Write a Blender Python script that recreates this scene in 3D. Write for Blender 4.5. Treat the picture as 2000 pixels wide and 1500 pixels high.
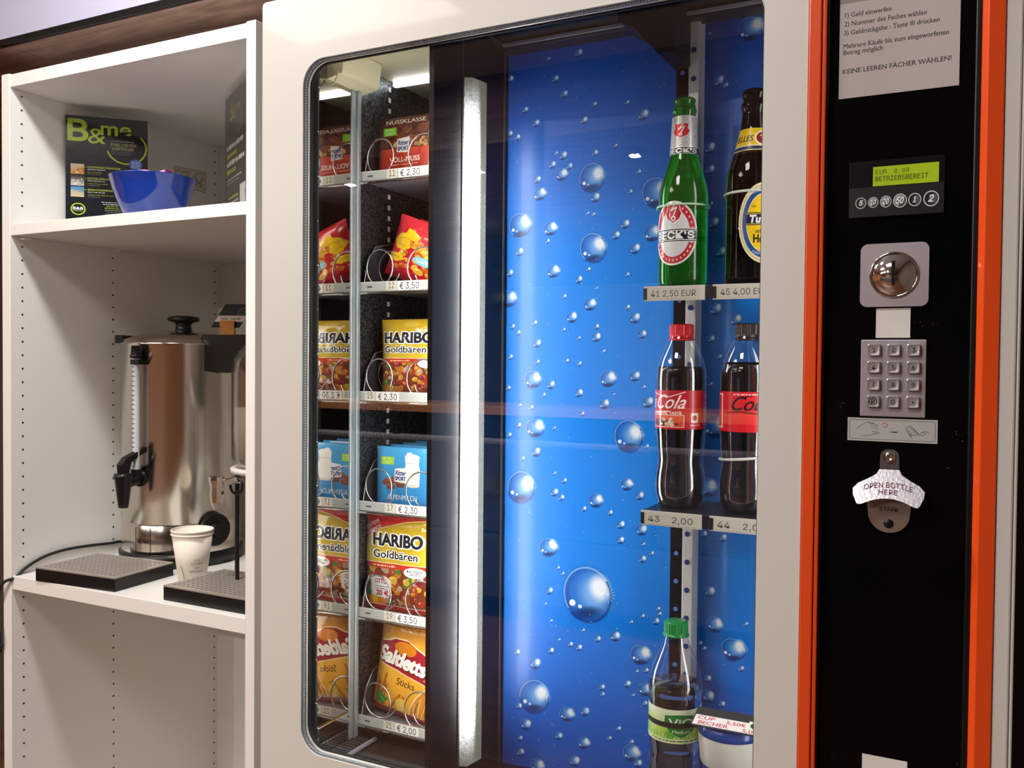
import bpy, bmesh, math, random
import numpy as np
from mathutils import Vector, Matrix
random.seed(7); rng = np.random.default_rng(7)
PI = math.pi
for o in list(bpy.data.objects): bpy.data.objects.remove(o, do_unlink=True)
scene = bpy.context.scene
COL = scene.collection

# ------------------------------------------------------------------ camera
H = 1.365                                    # eye height; machine front plane is y = 0.95
YAW, PITCH, ROLL, FPX = .4767, .0233, -.009, 1766.0
_f = np.array([-math.sin(YAW), math.cos(YAW), 0.]); _r = np.array([math.cos(YAW), math.sin(YAW), 0.]); _d = np.array([0, 0, -1.])
_f2 = _f*math.cos(PITCH) + _d*math.sin(PITCH); _d2 = _d*math.cos(PITCH) - _f*math.sin(PITCH)
_r3 = _r*math.cos(ROLL) + _d2*math.sin(ROLL); _d3 = _d2*math.cos(ROLL) - _r*math.sin(ROLL)
cam_data = bpy.data.cameras.new('camera'); cam = bpy.data.objects.new('camera', cam_data); COL.objects.link(cam)
cam_data.sensor_width = 36.0; cam_data.lens = FPX/2000*36; cam_data.clip_start = .02
cam.matrix_world = Matrix(((_r3[0], -_d3[0], -_f2[0], 0), (_r3[1], -_d3[1], -_f2[1], 0), (_r3[2], -_d3[2], -_f2[2], H), (0, 0, 0, 1)))
scene.camera = cam

def at(u, v, y):
    """the point of the plane y that the survey of the photograph puts at (u, v)"""
    d = _r3*((u-1000)/FPX) + _d3*((v-750)/FPX) + _f2
    d = d*(y/d[1]); return Vector((d[0], d[1], d[2]+H))
def axp(u, v, x):
    d = _r3*((u-1000)/FPX) + _d3*((v-750)/FPX) + _f2
    d = d*(x/d[0]); return Vector((x, d[1], d[2]+H))
def atz(u, v, z):
    d = _r3*((u-1000)/FPX) + _d3*((v-750)/FPX) + _f2
    d = d*((z-H)/d[2]); return Vector((d[0], d[1], z))

# ------------------------------------------------------------------ world, lights, exposure
W = bpy.data.worlds.new('world'); scene.world = W; W.use_nodes = True
bg = W.node_tree.nodes['Background']; bg.inputs[0].default_value = (1, .93, .86, 1); bg.inputs[1].default_value = .25
scene.view_settings.view_transform = 'Standard'; scene.view_settings.look = 'None'
scene.view_settings.exposure = 0.55; scene.view_settings.gamma = 1.0; scene.view_settings.use_curve_mapping = False
def area(name, loc, target, sx, sy, power, col=(1, 1, 1), spread=180):
    l = bpy.data.lights.new(name, 'AREA'); l.shape = 'RECTANGLE'; l.size = sx; l.size_y = sy; l.energy = power; l.color = col
    l.spread = math.radians(spread)
    o = bpy.data.objects.new(name, l); COL.objects.link(o); o.location = loc
    o.rotation_euler = (Vector(target)-Vector(loc)).to_track_quat('-Z', 'Y').to_euler(); return o
CEIL = 2.75
area('ceiling_light_shelf', (-1.30, .77, CEIL-.03), (-1.45, .95, 0), .20, .20, 19, (1, .99, .97))
area('ceiling_light_machine', (-.75, -.35, CEIL-.03), (-.75, .1, 0), .5, .5, 15, (1, .96, .91))
area('fill_light_room', (-2.2, -.75, CEIL-.03), (-2.2, -.75, 0), .8, .8, 22, (1, .86, .74))  # unseen fill light, added to lift the shade with a warm tint
for k, x in enumerate((-4.1, -3.25, -2.4, -1.52)): area('spot_light', (x, -2.3, 2.385), (x, -2.2, 0), .045, .045, 22, (1, .9, .8))

# ------------------------------------------------------------------ mesh builder
class MB:
    def __init__(s, T=None): s.v = []; s.f = []; s.m = []; s.uv = []; s.T = T; s.sm = []
    def add(s, vs, fs, mi=0, uvs=None, smooth=False):
        b = len(s.v)
        for p in vs:
            p = Vector(p); s.v.append(s.T @ p if s.T else p)
        for k, f in enumerate(fs):
            s.f.append([b+i for i in f]); s.m.append(mi); s.sm.append(smooth)
            s.uv.append(uvs[k] if uvs else [(0, 0)]*len(f))
        return s
    def box(s, x0, x1, y0, y1, z0, z1, mi=0):
        vs = [(x, y, z) for z in (z0, z1) for y in (y0, y1) for x in (x0, x1)]
        return s.add(vs, [(0, 2, 3, 1), (4, 5, 7, 6), (0, 1, 5, 4), (2, 6, 7, 3), (0, 4, 6, 2), (1, 3, 7, 5)], mi)
    def quad(s, a, b, c, d, mi=0):            # a lower left, b lower right, c upper right, d upper left (seen from the front)
        return s.add([a, b, c, d], [(0, 1, 2, 3)], mi, [[(0, 0), (1, 0), (1, 1), (0, 1)]])
    def plate(s, x0, x1, z0, z1, y, th=.0005, mi=0, mside=None):   # flat print facing -y with a real thickness
        s.quad((x0, y, z0), (x1, y, z0), (x1, y, z1), (x0, y, z1), mi)
        y2 = y+th; k = mi if mside is None else mside
        vs = [(x0, y, z0), (x1, y, z0), (x1, y, z1), (x0, y, z1), (x0, y2, z0), (x1, y2, z0), (x1, y2, z1), (x0, y2, z1)]
        return s.add(vs, [(4, 5, 1, 0), (5, 6, 2, 1), (6, 7, 3, 2), (7, 4, 0, 3), (7, 6, 5, 4)], k)
    def prism(s, pts, fn, mi=0, smooth=False):  # pts 2D outline; fn(p, k) -> 3D for k = 0 front, 1 back
        n = len(pts); A = [fn(p, 0) for p in pts]; B = [fn(p, 1) for p in pts]
        s.add(A, [tuple(range(n))], mi); s.add(B, [tuple(reversed(range(n)))], mi)
        return s.add(A+B, [(i, n+i, n+(i+1) % n, (i+1) % n) for i in range(n)], mi, None, smooth)
    def lathe(s, c, prof, seg=40, mi=0, a0=0, a1=2*PI, caps=False, smooth=True):
        c = Vector(c); n = len(prof); full = abs(a1-a0-2*PI) < 1e-6; m = seg if full else seg+1
        vs = []; fs = []; uvs = []
        zs = [p[1] for p in prof]; zl, zh = min(zs), max(zs); dz = (zh-zl) or 1
        for j in range(m):
            a = a0+(a1-a0)*j/seg
            for r, z in prof: vs.append((c.x+r*math.cos(a), c.y+r*math.sin(a), c.z+z))
        for j in range(seg):
            k = (j+1) % m
            for i in range(n-1):
                fs.append((j*n+i, k*n+i, k*n+i+1, j*n+i+1))
                u0, u1 = j/seg, (j+1)/seg; v0, v1 = (prof[i][1]-zl)/dz, (prof[i+1][1]-zl)/dz
                uvs.append([(u0, v0), (u1, v0), (u1, v1), (u0, v1)])
        s.add(vs, fs, mi, uvs, smooth)
        if caps and full:
            for i in (0, n-1):
                if prof[i][0] > 1e-6:
                    r, z = prof[i]; ring = [(c.x+r*math.cos(2*PI*j/seg), c.y+r*math.sin(2*PI*j/seg), c.z+z) for j in range(seg)]
                    if i == 0: ring.reverse()
                    s.add(ring, [tuple(range(seg))], mi)
        return s
    def cyl(s, p0, p1, r0, r1=None, seg=20, mi=0, caps=True, smooth=True):
        p0, p1 = Vector(p0), Vector(p1); r1 = r0 if r1 is None else r1
        q = (p1-p0).to_track_quat('Z', 'Y').to_matrix(); L = (p1-p0).length
        vs = [p0+q@Vector((r0*math.cos(2*PI*j/seg), r0*math.sin(2*PI*j/seg), 0)) for j in range(seg)]
        vt = [p0+q@Vector((r1*math.cos(2*PI*j/seg), r1*math.sin(2*PI*j/seg), L)) for j in range(seg)]
        s.add(vs+vt, [(j, (j+1) % seg, seg+(j+1) % seg, seg+j) for j in range(seg)], mi, None, smooth)
        if caps:
            s.add(vs, [tuple(reversed(range(seg)))], mi); s.add(vt, [tuple(range(seg))], mi)
        return s
    def tube(s, pts, r, seg=8, mi=0, closed=False):
        pts = [Vector(p) for p in pts]; n = len(pts); vs = []; fs = []; up = None
        for i, p in enumerate(pts):
            a = pts[(i-1) % n] if (closed or i) else p; b = pts[(i+1) % n] if (closed or i < n-1) else p
            t = (b-a).normalized()
            if up is None: up = t.orthogonal().normalized()
            up = (up-t*up.dot(t)).normalized(); w = t.cross(up)
            for k in range(seg):
                an = 2*PI*k/seg; vs.append(p+up*(r*math.cos(an))+w*(r*math.sin(an)))
        for i in range(n if closed else n-1):
            j = (i+1) % n
            for k in range(seg):
                fs.append((i*seg+k, i*seg+(k+1) % seg, j*seg+(k+1) % seg, j*seg+k))
        s.add(vs, fs, mi, None, True)
        if not closed:
            s.add(vs[:seg], [tuple(reversed(range(seg)))], mi); s.add(vs[-seg:], [tuple(range(seg))], mi)
        return s
    def text(s, txt, fn, h, depth=.0002, mi=0, align='C', bold=0, font='i'):   # fn(x, y, d): writing plane -> 3D
        V, Tt, w = glyphs(txt, bold, font)
        x0 = {'C': -w/2, 'L': 0, 'R': -w}[align]
        s.add([fn((x+x0)*h, y*h, depth) for x, y in V], [tuple(t) for t in Tt], mi); return s

_gc = {}; _caps = {}
FONTS = {'g': None}
try:                                          # grotesque and monospaced faces that ship inside Blender itself
    _fd = bpy.utils.system_resource('DATAFILES', path='fonts')
    FONTS['i'] = bpy.data.fonts.load(_fd+'/Inter.woff2'); FONTS['m'] = bpy.data.fonts.load(_fd+'/DejaVuSansMono.woff2')
except Exception: pass
def glyphs(txt, bold=0.0, font='g'):
    """triangles of a line of text, cap height = 1"""
    k = (txt, bold, font)
    if k in _gc: return _gc[k]
    if txt != 'H' and font not in _caps: _caps[font] = 1.0; _caps[font] = float(glyphs('H', 0.0, font)[0][:, 1].max()); _gc.clear()
    cu = bpy.data.curves.new('lettering', 'FONT'); cu.body = txt; cu.size = 1.0; cu.resolution_u = 5; cu.offset = bold
    if FONTS.get(font): cu.font = FONTS[font]
    o = bpy.data.objects.new('lettering', cu); COL.objects.link(o)
    dg = bpy.context.evaluated_depsgraph_get(); me = o.evaluated_get(dg).to_mesh()
    me.calc_loop_triangles()
    V = np.array([v.co[:2] for v in me.vertices]).reshape(-1, 2); T = np.array([t.vertices[:] for t in me.loop_triangles]).reshape(-1, 3)
    o.evaluated_get(dg).to_mesh_clear(); bpy.data.objects.remove(o); bpy.data.curves.remove(cu)
    V = V/_caps.get(font, 1.0) if len(V) else V
    if len(V): V[:, 0] -= V[:, 0].min()
    w = V[:, 0].max() if len(V) else 0
    _gc[k] = (V, T, w); return _gc[k]

def rloc(o):
    p = Vector((0, 0, 0))
    while o: p += o.location; o = o.parent
    return p
def obj(name, mb, mats, parent=None, bevel=0, seg=2, loc=None, weld=False):
    me = bpy.data.meshes.new(name); off = rloc(parent) if parent else Vector(loc or (0, 0, 0))
    me.from_pydata([tuple(p-off) for p in mb.v], [], mb.f)
    for m in (mats if isinstance(mats, (list, tuple)) else [mats]): me.materials.append(m)
    me.polygons.foreach_set('material_index', mb.m); me.polygons.foreach_set('use_smooth', mb.sm)
    ul = me.uv_layers.new(name='UVMap'); ul.data.foreach_set('uv', [c for f in mb.uv for p in f for c in p])
    me.validate(); me.update()
    o = bpy.data.objects.new(name, me); COL.objects.link(o)
    if parent: o.parent = parent
    elif loc is not None: o.location = loc
    if weld:
        w = o.modifiers.new('weld', 'WELD'); w.merge_threshold = 1e-5
    if bevel:
        b = o.modifiers.new('bevel', 'BEVEL'); b.width = bevel; b.segments = seg; b.limit_method = 'ANGLE'; b.angle_limit = math.radians(40)
    return o
def tag(o, label, cat, group=None):
    o['label'] = label; o['category'] = cat
    if group: o['group'] = group
    return o
def thing(name, label, cat, loc, group=None):
    o = bpy.data.objects.new(name, None); COL.objects.link(o); o.location = loc; o.empty_display_size = .03
    return tag(o, label, cat, group)
def struct(name, mb, mats, label, bevel=0):
    o = obj(name, mb, mats, None, bevel); o['kind'] = 'structure'; o['label'] = label; return o
def stuff(o): o['kind'] = 'stuff'; return o
def copy_tree(o, parent=None):
    c = o.copy(); COL.objects.link(c); c.parent = parent
    for ch in list(o.children): copy_tree(ch, c)
    return c
def rrect(x0, x1, y0, y1, r, n=6):
    P = []
    for cx, cy, a in ((x1-r, y1-r, 0), (x0+r, y1-r, 90), (x0+r, y0+r, 180), (x1-r, y0+r, 270)):
        for k in range(n+1):
            t = math.radians(a+90*k/n); P.append((cx+r*math.cos(t), cy+r*math.sin(t)))
    return P

# ------------------------------------------------------------------ materials
def s2l(c): return tuple(((x/12.92) if x <= .04045 else ((x+.055)/1.055)**2.4) for x in c)
def hexc(h): h = h.lstrip('#'); return s2l([int(h[i:i+2], 16)/255 for i in (0, 2, 4)])
def mat(name, col, rough=.5, metal=0, spec=.5, var=.04, scale=30, bump=0, bscale=200, coat=0, trans=0, ior=1.45, emit=0, ecol=None, aniso=0, stretch=None):
    m = bpy.data.materials.new(name); m.use_nodes = True; N = m.node_tree.nodes; L = m.node_tree.links; b = N['Principled BSDF']
    c = hexc(col) if isinstance(col, str) else col
    b.inputs['Roughness'].default_value = rough; b.inputs['Metallic'].default_value = metal; b.inputs['Specular IOR Level'].default_value = spec
    b.inputs['Coat Weight'].default_value = coat; b.inputs['Coat Roughness'].default_value = .05
    b.inputs['Transmission Weight'].default_value = trans; b.inputs['IOR'].default_value = ior; b.inputs['Anisotropic'].default_value = aniso
    if emit:
        b.inputs['Emission Strength'].default_value = emit; b.inputs['Emission Color'].default_value = (*(ecol or c), 1)
    tc = N.new('ShaderNodeTexCoord'); vec = tc.outputs['Object']
    if stretch:
        mp = N.new('ShaderNodeMapping'); mp.inputs['Scale'].default_value = stretch; L.new(vec, mp.inputs[0]); vec = mp.outputs[0]
    if var:
        n = N.new('ShaderNodeTexNoise'); n.inputs['Scale'].default_value = scale; n.inputs['Detail'].default_value = 4; L.new(vec, n.inputs['Vector'])
        r = N.new('ShaderNodeMapRange'); r.inputs[3].default_value = 1-var; r.inputs[4].default_value = 1+var; L.new(n.outputs[0], r.inputs[0])
        mx = N.new('ShaderNodeMix'); mx.data_type = 'RGBA'; mx.blend_type = 'MULTIPLY'; mx.inputs[0].default_value = 1
        mx.inputs[6].default_value = (*c, 1); L.new(r.outputs[0], mx.inputs[7]); L.new(mx.outputs[2], b.inputs['Base Color'])
    else: b.inputs['Base Color'].default_value = (*c, 1)
    if bump:
        n2 = N.new('ShaderNodeTexNoise'); n2.inputs['Scale'].default_value = bscale; n2.inputs['Detail'].default_value = 3; L.new(vec, n2.inputs['Vector'])
        bp = N.new('ShaderNodeBump'); bp.inputs['Strength'].default_value = bump; bp.inputs['Distance'].default_value = .002
        L.new(n2.outputs[0], bp.inputs['Height']); L.new(bp.outputs[0], b.inputs['Normal'])
    return m
def clearmat(name, tint=(1, 1, 1), f0=.05, fmax=1.0, rough=.0, haze=0):
    """thin clear sheet: lets light straight through, reflects more at a grazing angle"""
    m = bpy.data.materials.new(name); m.use_nodes = True; N = m.node_tree.nodes; L = m.node_tree.links
    N.remove(N['Principled BSDF']); out = N['Material Output']
    t = N.new('ShaderNodeBsdfTransparent'); t.inputs[0].default_value = (*tint, 1)
    g = N.new('ShaderNodeBsdfGlossy'); g.inputs['Roughness'].default_value = rough
    lw = N.new('ShaderNodeLayerWeight'); lw.inputs[0].default_value = .5
    p = N.new('ShaderNodeMath'); p.operation = 'POWER'; p.inputs[1].default_value = 5; L.new(lw.outputs['Facing'], p.inputs[0])
    k = N.new('ShaderNodeMath'); k.operation = 'MULTIPLY_ADD'; k.inputs[1].default_value = fmax-f0; k.inputs[2].default_value = f0; L.new(p.outputs[0], k.inputs[0])
    mx = N.new('ShaderNodeMixShader'); L.new(k.outputs[0], mx.inputs[0]); L.new(t.outputs[0], mx.inputs[1]); L.new(g.outputs[0], mx.inputs[2])
    L.new(mx.outputs[0], out.inputs[0]); return m

# ------------------------------------------------------------------ printed matter: a small rasteriser
class Cv:
    def __init__(s, w, h, col='#ffffff'):
        s.w, s.h = w, h; s.a = np.ones((h, w, 3), np.float32)*np.array(s.c(col), np.float32)
    def c(s, col): return [int(col[i:i+2], 16)/255 for i in (1, 3, 5)] if isinstance(col, str) else col
    def blend(s, x0, y0, mask, col, al=1.0):
        h, w = mask.shape; X0, Y0 = max(x0, 0), max(y0, 0); X1, Y1 = min(x0+w, s.w), min(y0+h, s.h)
        if X1 <= X0 or Y1 <= Y0: return s
        m = (mask[Y0-y0:Y1-y0, X0-x0:X1-x0]*al)[..., None]; t = s.a[Y0:Y1, X0:X1]
        s.a[Y0:Y1, X0:X1] = t*(1-m)+np.array(s.c(col), np.float32)*m; return s
    def rect(s, x0, y0, x1, y1, col, al=1.0):
        x0, y0, x1, y1 = [int(round(q)) for q in (x0, y0, x1, y1)]
        return s.blend(x0, y0, np.ones((max(y1-y0, 0), max(x1-x0, 0)), np.float32), col, al)
    def grad(s, x0, y0, x1, y1, c0, c1, vert=True):
        t = np.linspace(0, 1, int((y1-y0) if vert else (x1-x0)))[:, None]
        g = np.array(s.c(c0))*(1-t)+np.array(s.c(c1))*t
        if vert: s.a[int(y0):int(y1), int(x0):int(x1)] = g[:, None, :]
        else: s.a[int(y0):int(y1), int(x0):int(x1)] = g[None, :, :]
        return s
    def ell(s, cx, cy, rx, ry=None, col='#ffffff', al=1.0, rot=0, inner=None, soft=1.0, a0=None, a1=None):
        ry = ry or rx; R = int(max(rx, ry)+soft+2); x0, y0 = int(cx)-R, int(cy)-R
        yy, xx = np.mgrid[y0:y0+2*R+1, x0:x0+2*R+1].astype(np.float32); dx, dy = xx+.5-cx, yy+.5-cy
        if rot:
            c, q = math.cos(rot), math.sin(rot); dx, dy = dx*c+dy*q, -dx*q+dy*c
        d = np.sqrt((dx/rx)**2+(dy/ry)**2); m = np.clip((1-d)*min(rx, ry)/soft+.5, 0, 1)
        if inner is not None: m = m*np.clip((d-inner)*min(rx, ry)/soft+.5, 0, 1)
        if a0 is not None:
            an = np.degrees(np.arctan2(dy, dx)) % 360; m = m*(((an-a0) % 360) <= ((a1-a0) % 360))
        return s.blend(x0, y0, m, col, al)
    def tris(s, V, T, col, al=1.0, ss=3, fx=None, pad=2):
        if not len(T): return s
        x0, y0 = np.floor(V.min(0)).astype(int)-pad; x1, y1 = np.ceil(V.max(0)).astype(int)+pad+1
        Wd, Hd = (x1-x0)*ss, (y1-y0)*ss; M = np.zeros((Hd, Wd), bool); P = (V-[x0, y0])*ss
        for t in T:
            a, b, c = P[t]; lo = np.floor(np.minimum(np.minimum(a, b), c)).astype(int); hi = np.ceil(np.maximum(np.maximum(a, b), c)).astype(int)+1
            lo = np.maximum(lo, 0)
            den = (b[1]-c[1])*(a[0]-c[0])+(c[0]-b[0])*(a[1]-c[1])
            if abs(den) < 1e-9: continue
            yy, xx = np.mgrid[lo[1]:hi[1], lo[0]:hi[0]]; xx = xx+.5; yy = yy+.5
            w0 = ((b[1]-c[1])*(xx-c[0])+(c[0]-b[0])*(yy-c[1]))/den; w1 = ((c[1]-a[1])*(xx-c[0])+(a[0]-c[0])*(yy-c[1]))/den
            k = (w0 >= -1e-6) & (w1 >= -1e-6) & (w0+w1 <= 1+1e-6); sub = M[lo[1]:hi[1], lo[0]:hi[0]]; sub |= k[:sub.shape[0], :sub.shape[1]]
        if fx is not None: M = fx(M, ss, y0)
        return s.blend(x0, y0, M.reshape(y1-y0, ss, x1-x0, ss).mean((1, 3)).astype(np.float32), col, al)
    def poly(s, pts, col, al=1.0):
        P = np.array(pts, float); bm = bmesh.new(); vs = [bm.verts.new((p[0], p[1], 0)) for p in P]
        f = bm.faces.new(vs); r = bmesh.ops.triangulate(bm, faces=[f]); bm.verts.index_update()
        T = np.array([[v.index for v in q.verts] for q in bm.faces]); V = np.array([v.co[:2] for v in bm.verts]); bm.free()
        return s.tris(V, T, col, al)
    def line(s, pts, w, col, al=1.0):
        for a, b in zip(pts[:-1], pts[1:]):
            a, b = np.array(a, float), np.array(b, float); d = b-a; L = np.hypot(*d) or 1; n = np.array([-d[1], d[0]])/L*w/2; e = d/L*w*.3
            s.tris(np.array([a-e+n, b+e+n, b+e-n, a-e-n]), np.array([[0, 1, 2], [0, 2, 3]]), col, al)
        return s
    def text(s, t, x, y, h, col='#000000', align='L', bold=0, wd=None, shear=0, rot=0, al=1.0, serif=False, arc=None, font='g'):
        """y = baseline, h = cap height; wd squeezes the line to a width"""
        V, T, w = glyphs(t, 0, font); V = V.copy(); rb = bold*h*1.35; sx = (wd/(w*h)) if wd else 1.0
        off = {'L': 0, 'C': -w/2, 'R': -w}[align]; X = (V[:, 0]+off)*h*sx+V[:, 1]*h*shear; Y = -V[:, 1]*h
        if arc:
            th = X/arc; X, Y = (arc-Y)*np.sin(th), arc-(arc-Y)*np.cos(th)
        if rot:
            c, q = math.cos(rot), math.sin(rot); X, Y = X*c-Y*q, X*q+Y*c
        def fat(M, ss):
            r = int(round(rb*ss)); h0, w0 = M.shape; out = np.zeros_like(M)
            for dy in range(-r, r+1):
                k = int(math.sqrt(max(r*r-dy*dy, 0))); cs = np.cumsum(np.pad(M, ((0, 0), (k+1, k))).astype(np.int32), 1)
                d = (cs[:, 2*k+1:]-cs[:, :w0]) > 0; a0, a1 = max(0, dy), min(h0, h0+dy); out[a0:a1] |= d[a0-dy:a1-dy]
            return out
        fx = (lambda M, ss, y0: fat(M, ss)) if rb*3 >= .5 else None
        if serif:
            def fx(M, ss, y0):
                if rb*3 >= .5: M = fat(M, ss)
                st = max(2, int(h*ss*.17)); ex = max(1, int(h*ss*.09)); tk = max(1, int(h*ss*.05))
                for lv, sg in ((y, -1), (y-h, 1), (y-h*.74, 1)):
                    r = int((lv-y0)*ss)+sg*2; rr = min(max(r+sg*3, 0), M.shape[0]-1)
                    ab = min(max(r-sg*5, 0), M.shape[0]-1); row = M[rr].astype(int); e = np.flatnonzero(np.diff(np.r_[0, row, 0]))
                    for p, qq in zip(e[::2], e[1::2]):
                        if qq-p <= st and not M[ab, p:qq].any():
                            a, b = sorted((r-sg, r-sg+sg*tk)); M[max(a, 0):max(b, a+1), max(p-ex, 0):qq+ex] = True
                return M
        return s.tris(np.c_[X+x, Y+y], T, col, al, 3, fx, int(rb)+2)
    def greek(s, x, y, w, h, col, al=.8, seed=1):     # print too small to read
        r = random.Random(seed); q = x
        while q < x+w:
            k = r.uniform(.8, 3.2)*h; k = min(k, x+w-q); s.rect(q, y-h*r.uniform(.75, 1), q+k, y, col, al); q += k+h*.5
        return s
    def blobs(s, x0, y0, x1, y1, cols, n, r0, r1, seed=3, hi=True):
        r = random.Random(seed)
        for _ in range(n):
            c = r.choice(cols); x, y = r.uniform(x0, x1), r.uniform(y0, y1); q = r.uniform(r0, r1); ro = r.uniform(0, 3)
            s.ell(x, y, q, q*r.uniform(.6, .9), c, .95, ro)
            k = s.c(c); s.ell(x+q*.1, y+q*.15, q*.75, q*.5, [v*.8 for v in k], .5, ro, soft=3)
            if hi: s.ell(x-q*.3, y-q*.35, q*.28, q*.18, '#ffffff', .55, ro, soft=2)
        return s
    def noise(s, amt=.02):
        s.a = np.clip(s.a*(1+rng.normal(0, amt, s.a.shape[:2])[..., None]), 0, 1).astype(np.float32); return s
    def image(s, name):
        im = bpy.data.images.new(name, s.w, s.h, alpha=False); px = np.ones((s.h, s.w, 4), np.float32); px[..., :3] = np.clip(s.a[::-1], 0, 1)
        im.pixels.foreach_set(px.ravel()); im.update(); im.pack(); return im
def pmat(name, cv, rough=.35, coat=0, metal=0, spec=.5, bump=0, bscale=60, emit=0):
    m = mat(name, (1, 1, 1), rough, metal, spec, 0, bump=bump, bscale=bscale, coat=coat); N = m.node_tree.nodes; L = m.node_tree.links
    t = N.new('ShaderNodeTexImage'); t.image = cv.image(name); t.extension = 'EXTEND'; uv = N.new('ShaderNodeTexCoord'); L.new(uv.outputs['UV'], t.inputs[0])
    b = N['Principled BSDF']; L.new(t.outputs[0], b.inputs['Base Color'])
    if emit: L.new(t.outputs[0], b.inputs['Emission Color']); b.inputs['Emission Strength'].default_value = emit
    return m

BUB1 = "62,441,3.7 108,444,6.6 224,439,7.1 3,418,6 73,411,5.9 87,388,5.9 21,386,1.5 27,371,5.3 44,350,6 132,369,4.4 117,348,5.9 180,367,3.6 203,348,8.6 3,338,5.3 15,332,5.3 76,304,3 86,300,6.7 70,288,5.9 96,284,5.2 84,273,9.6 134,300,5.1 164,308,2.9 130,265,19 47,268,6 51,247,10.5 135,237,7.3 124,215,2.9 133,213,2.9 198,269,3.6 223,238,19.9 186,242,3.6 21,203,18.1 68,196,11.2 64,178,3.7 179,197,7.2 166,182,6.5 133,165,19.7 218,183,12.1 194,162,7.9 20,164,6.8 73,134,10.4 5,133,6.1 4,95,12.9 112,121,5.9 126,135,3.7 183,126,3.6 90,97,3.7 139,108,2.2 129,85,9.5 102,67,8.9 184,80,4.3 195,65,7.9 206,42,6.5 45,59,4.5 10,54,4.5 19,45,4.5 49,29,6.8 139,53,4.4 139,38,7.3 113,37,2.9 150,18,2.9 90,49,3 7,9,4.6 50,2,3.8 95,4,3.7 114,0,3.7 43,-24,13.5 71,-31,6.7 60,-46,3.7 4,-37,4.6 157,-21,12.4 196,-17,7.9 114,-42,6.6 152,-57,8 166,-43,2.2 209,-32,2.9 215,-53,8.6 23,-62,3 41,-65,3.8 119,-72,3.7 47,-95,15.1 21,-92,4.5 6,-107,4.6 77,-94,3 188,-102,21 49,-130,7.5 28,-141,3.8 26,-184,22 78,-160,3 93,-170,4.5 78,-188,6.7 89,-195,5.2 186,-170,9.4 141,-196,11 205,-185,6.5 123,-209,4.4 214,-115,3.6 162,-212,4.4 178,-228,6.5 208,-233,8.6 178,-250,5.8 211,-253,2.9 223,-265,3.6 210,-274,5.8 70,-269,15 85,-298,3 92,-306,3 130,-333,36.9 72,-333,6 66,-353,2.3 75,-377,3 124,-385,3 88,-403,2.2 146,-395,5.2 172,-388,8 105,-408,4.5 118,-411,5.2 75,-421,5.3 22,-430,5.3 51,-443,9.1 209,-410,15.2 211,-355,3.6 195,-365,2.9 233,-342,3.6 235,-349,3.6 230,-360,5.7 204,-434,2.9 217,-431,4.3 216,-458,10.1 190,-454,5.8 153,-464,5.1 154,-474,3.7 199,-469,2.9 216,-478,4.3 50,-493,23.5 26,-510,5.3 101,-511,11.9 128,-503,7.4 37,-536,9.1 89,-545,6 178,-520,4.4 165,-536,3.7 28,-558,4.6 127,-549,9.6 197,-536,4.4 198,-552,13.1 207,-565,6.5 29,-579,6.9 113,-578,8.9 56,-595,11.4"
BUB2 = "77,439,17.4 20,445,2.1 34,379,7.5 44,371,4.1 22,292,8.2 23,263,6.9 25,217,3.4 29,191,8.2 40,151,7.5 34,75,8.9 63,60,8.2 28,35,5.5 35,-83,17.2 26,-166,13.8 40,11,4.1 28,-26,3.5 21,-230,5.6 49,-231,6.2 31,-307,8.3 39,-350,11.8 66,-378,17.1 18,-380,3.5 24,-386,3.5 82,-342,3.4 30,-426,5.6 31,-450,9.7 51,-455,5.5 77,-402,4.1"
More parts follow.
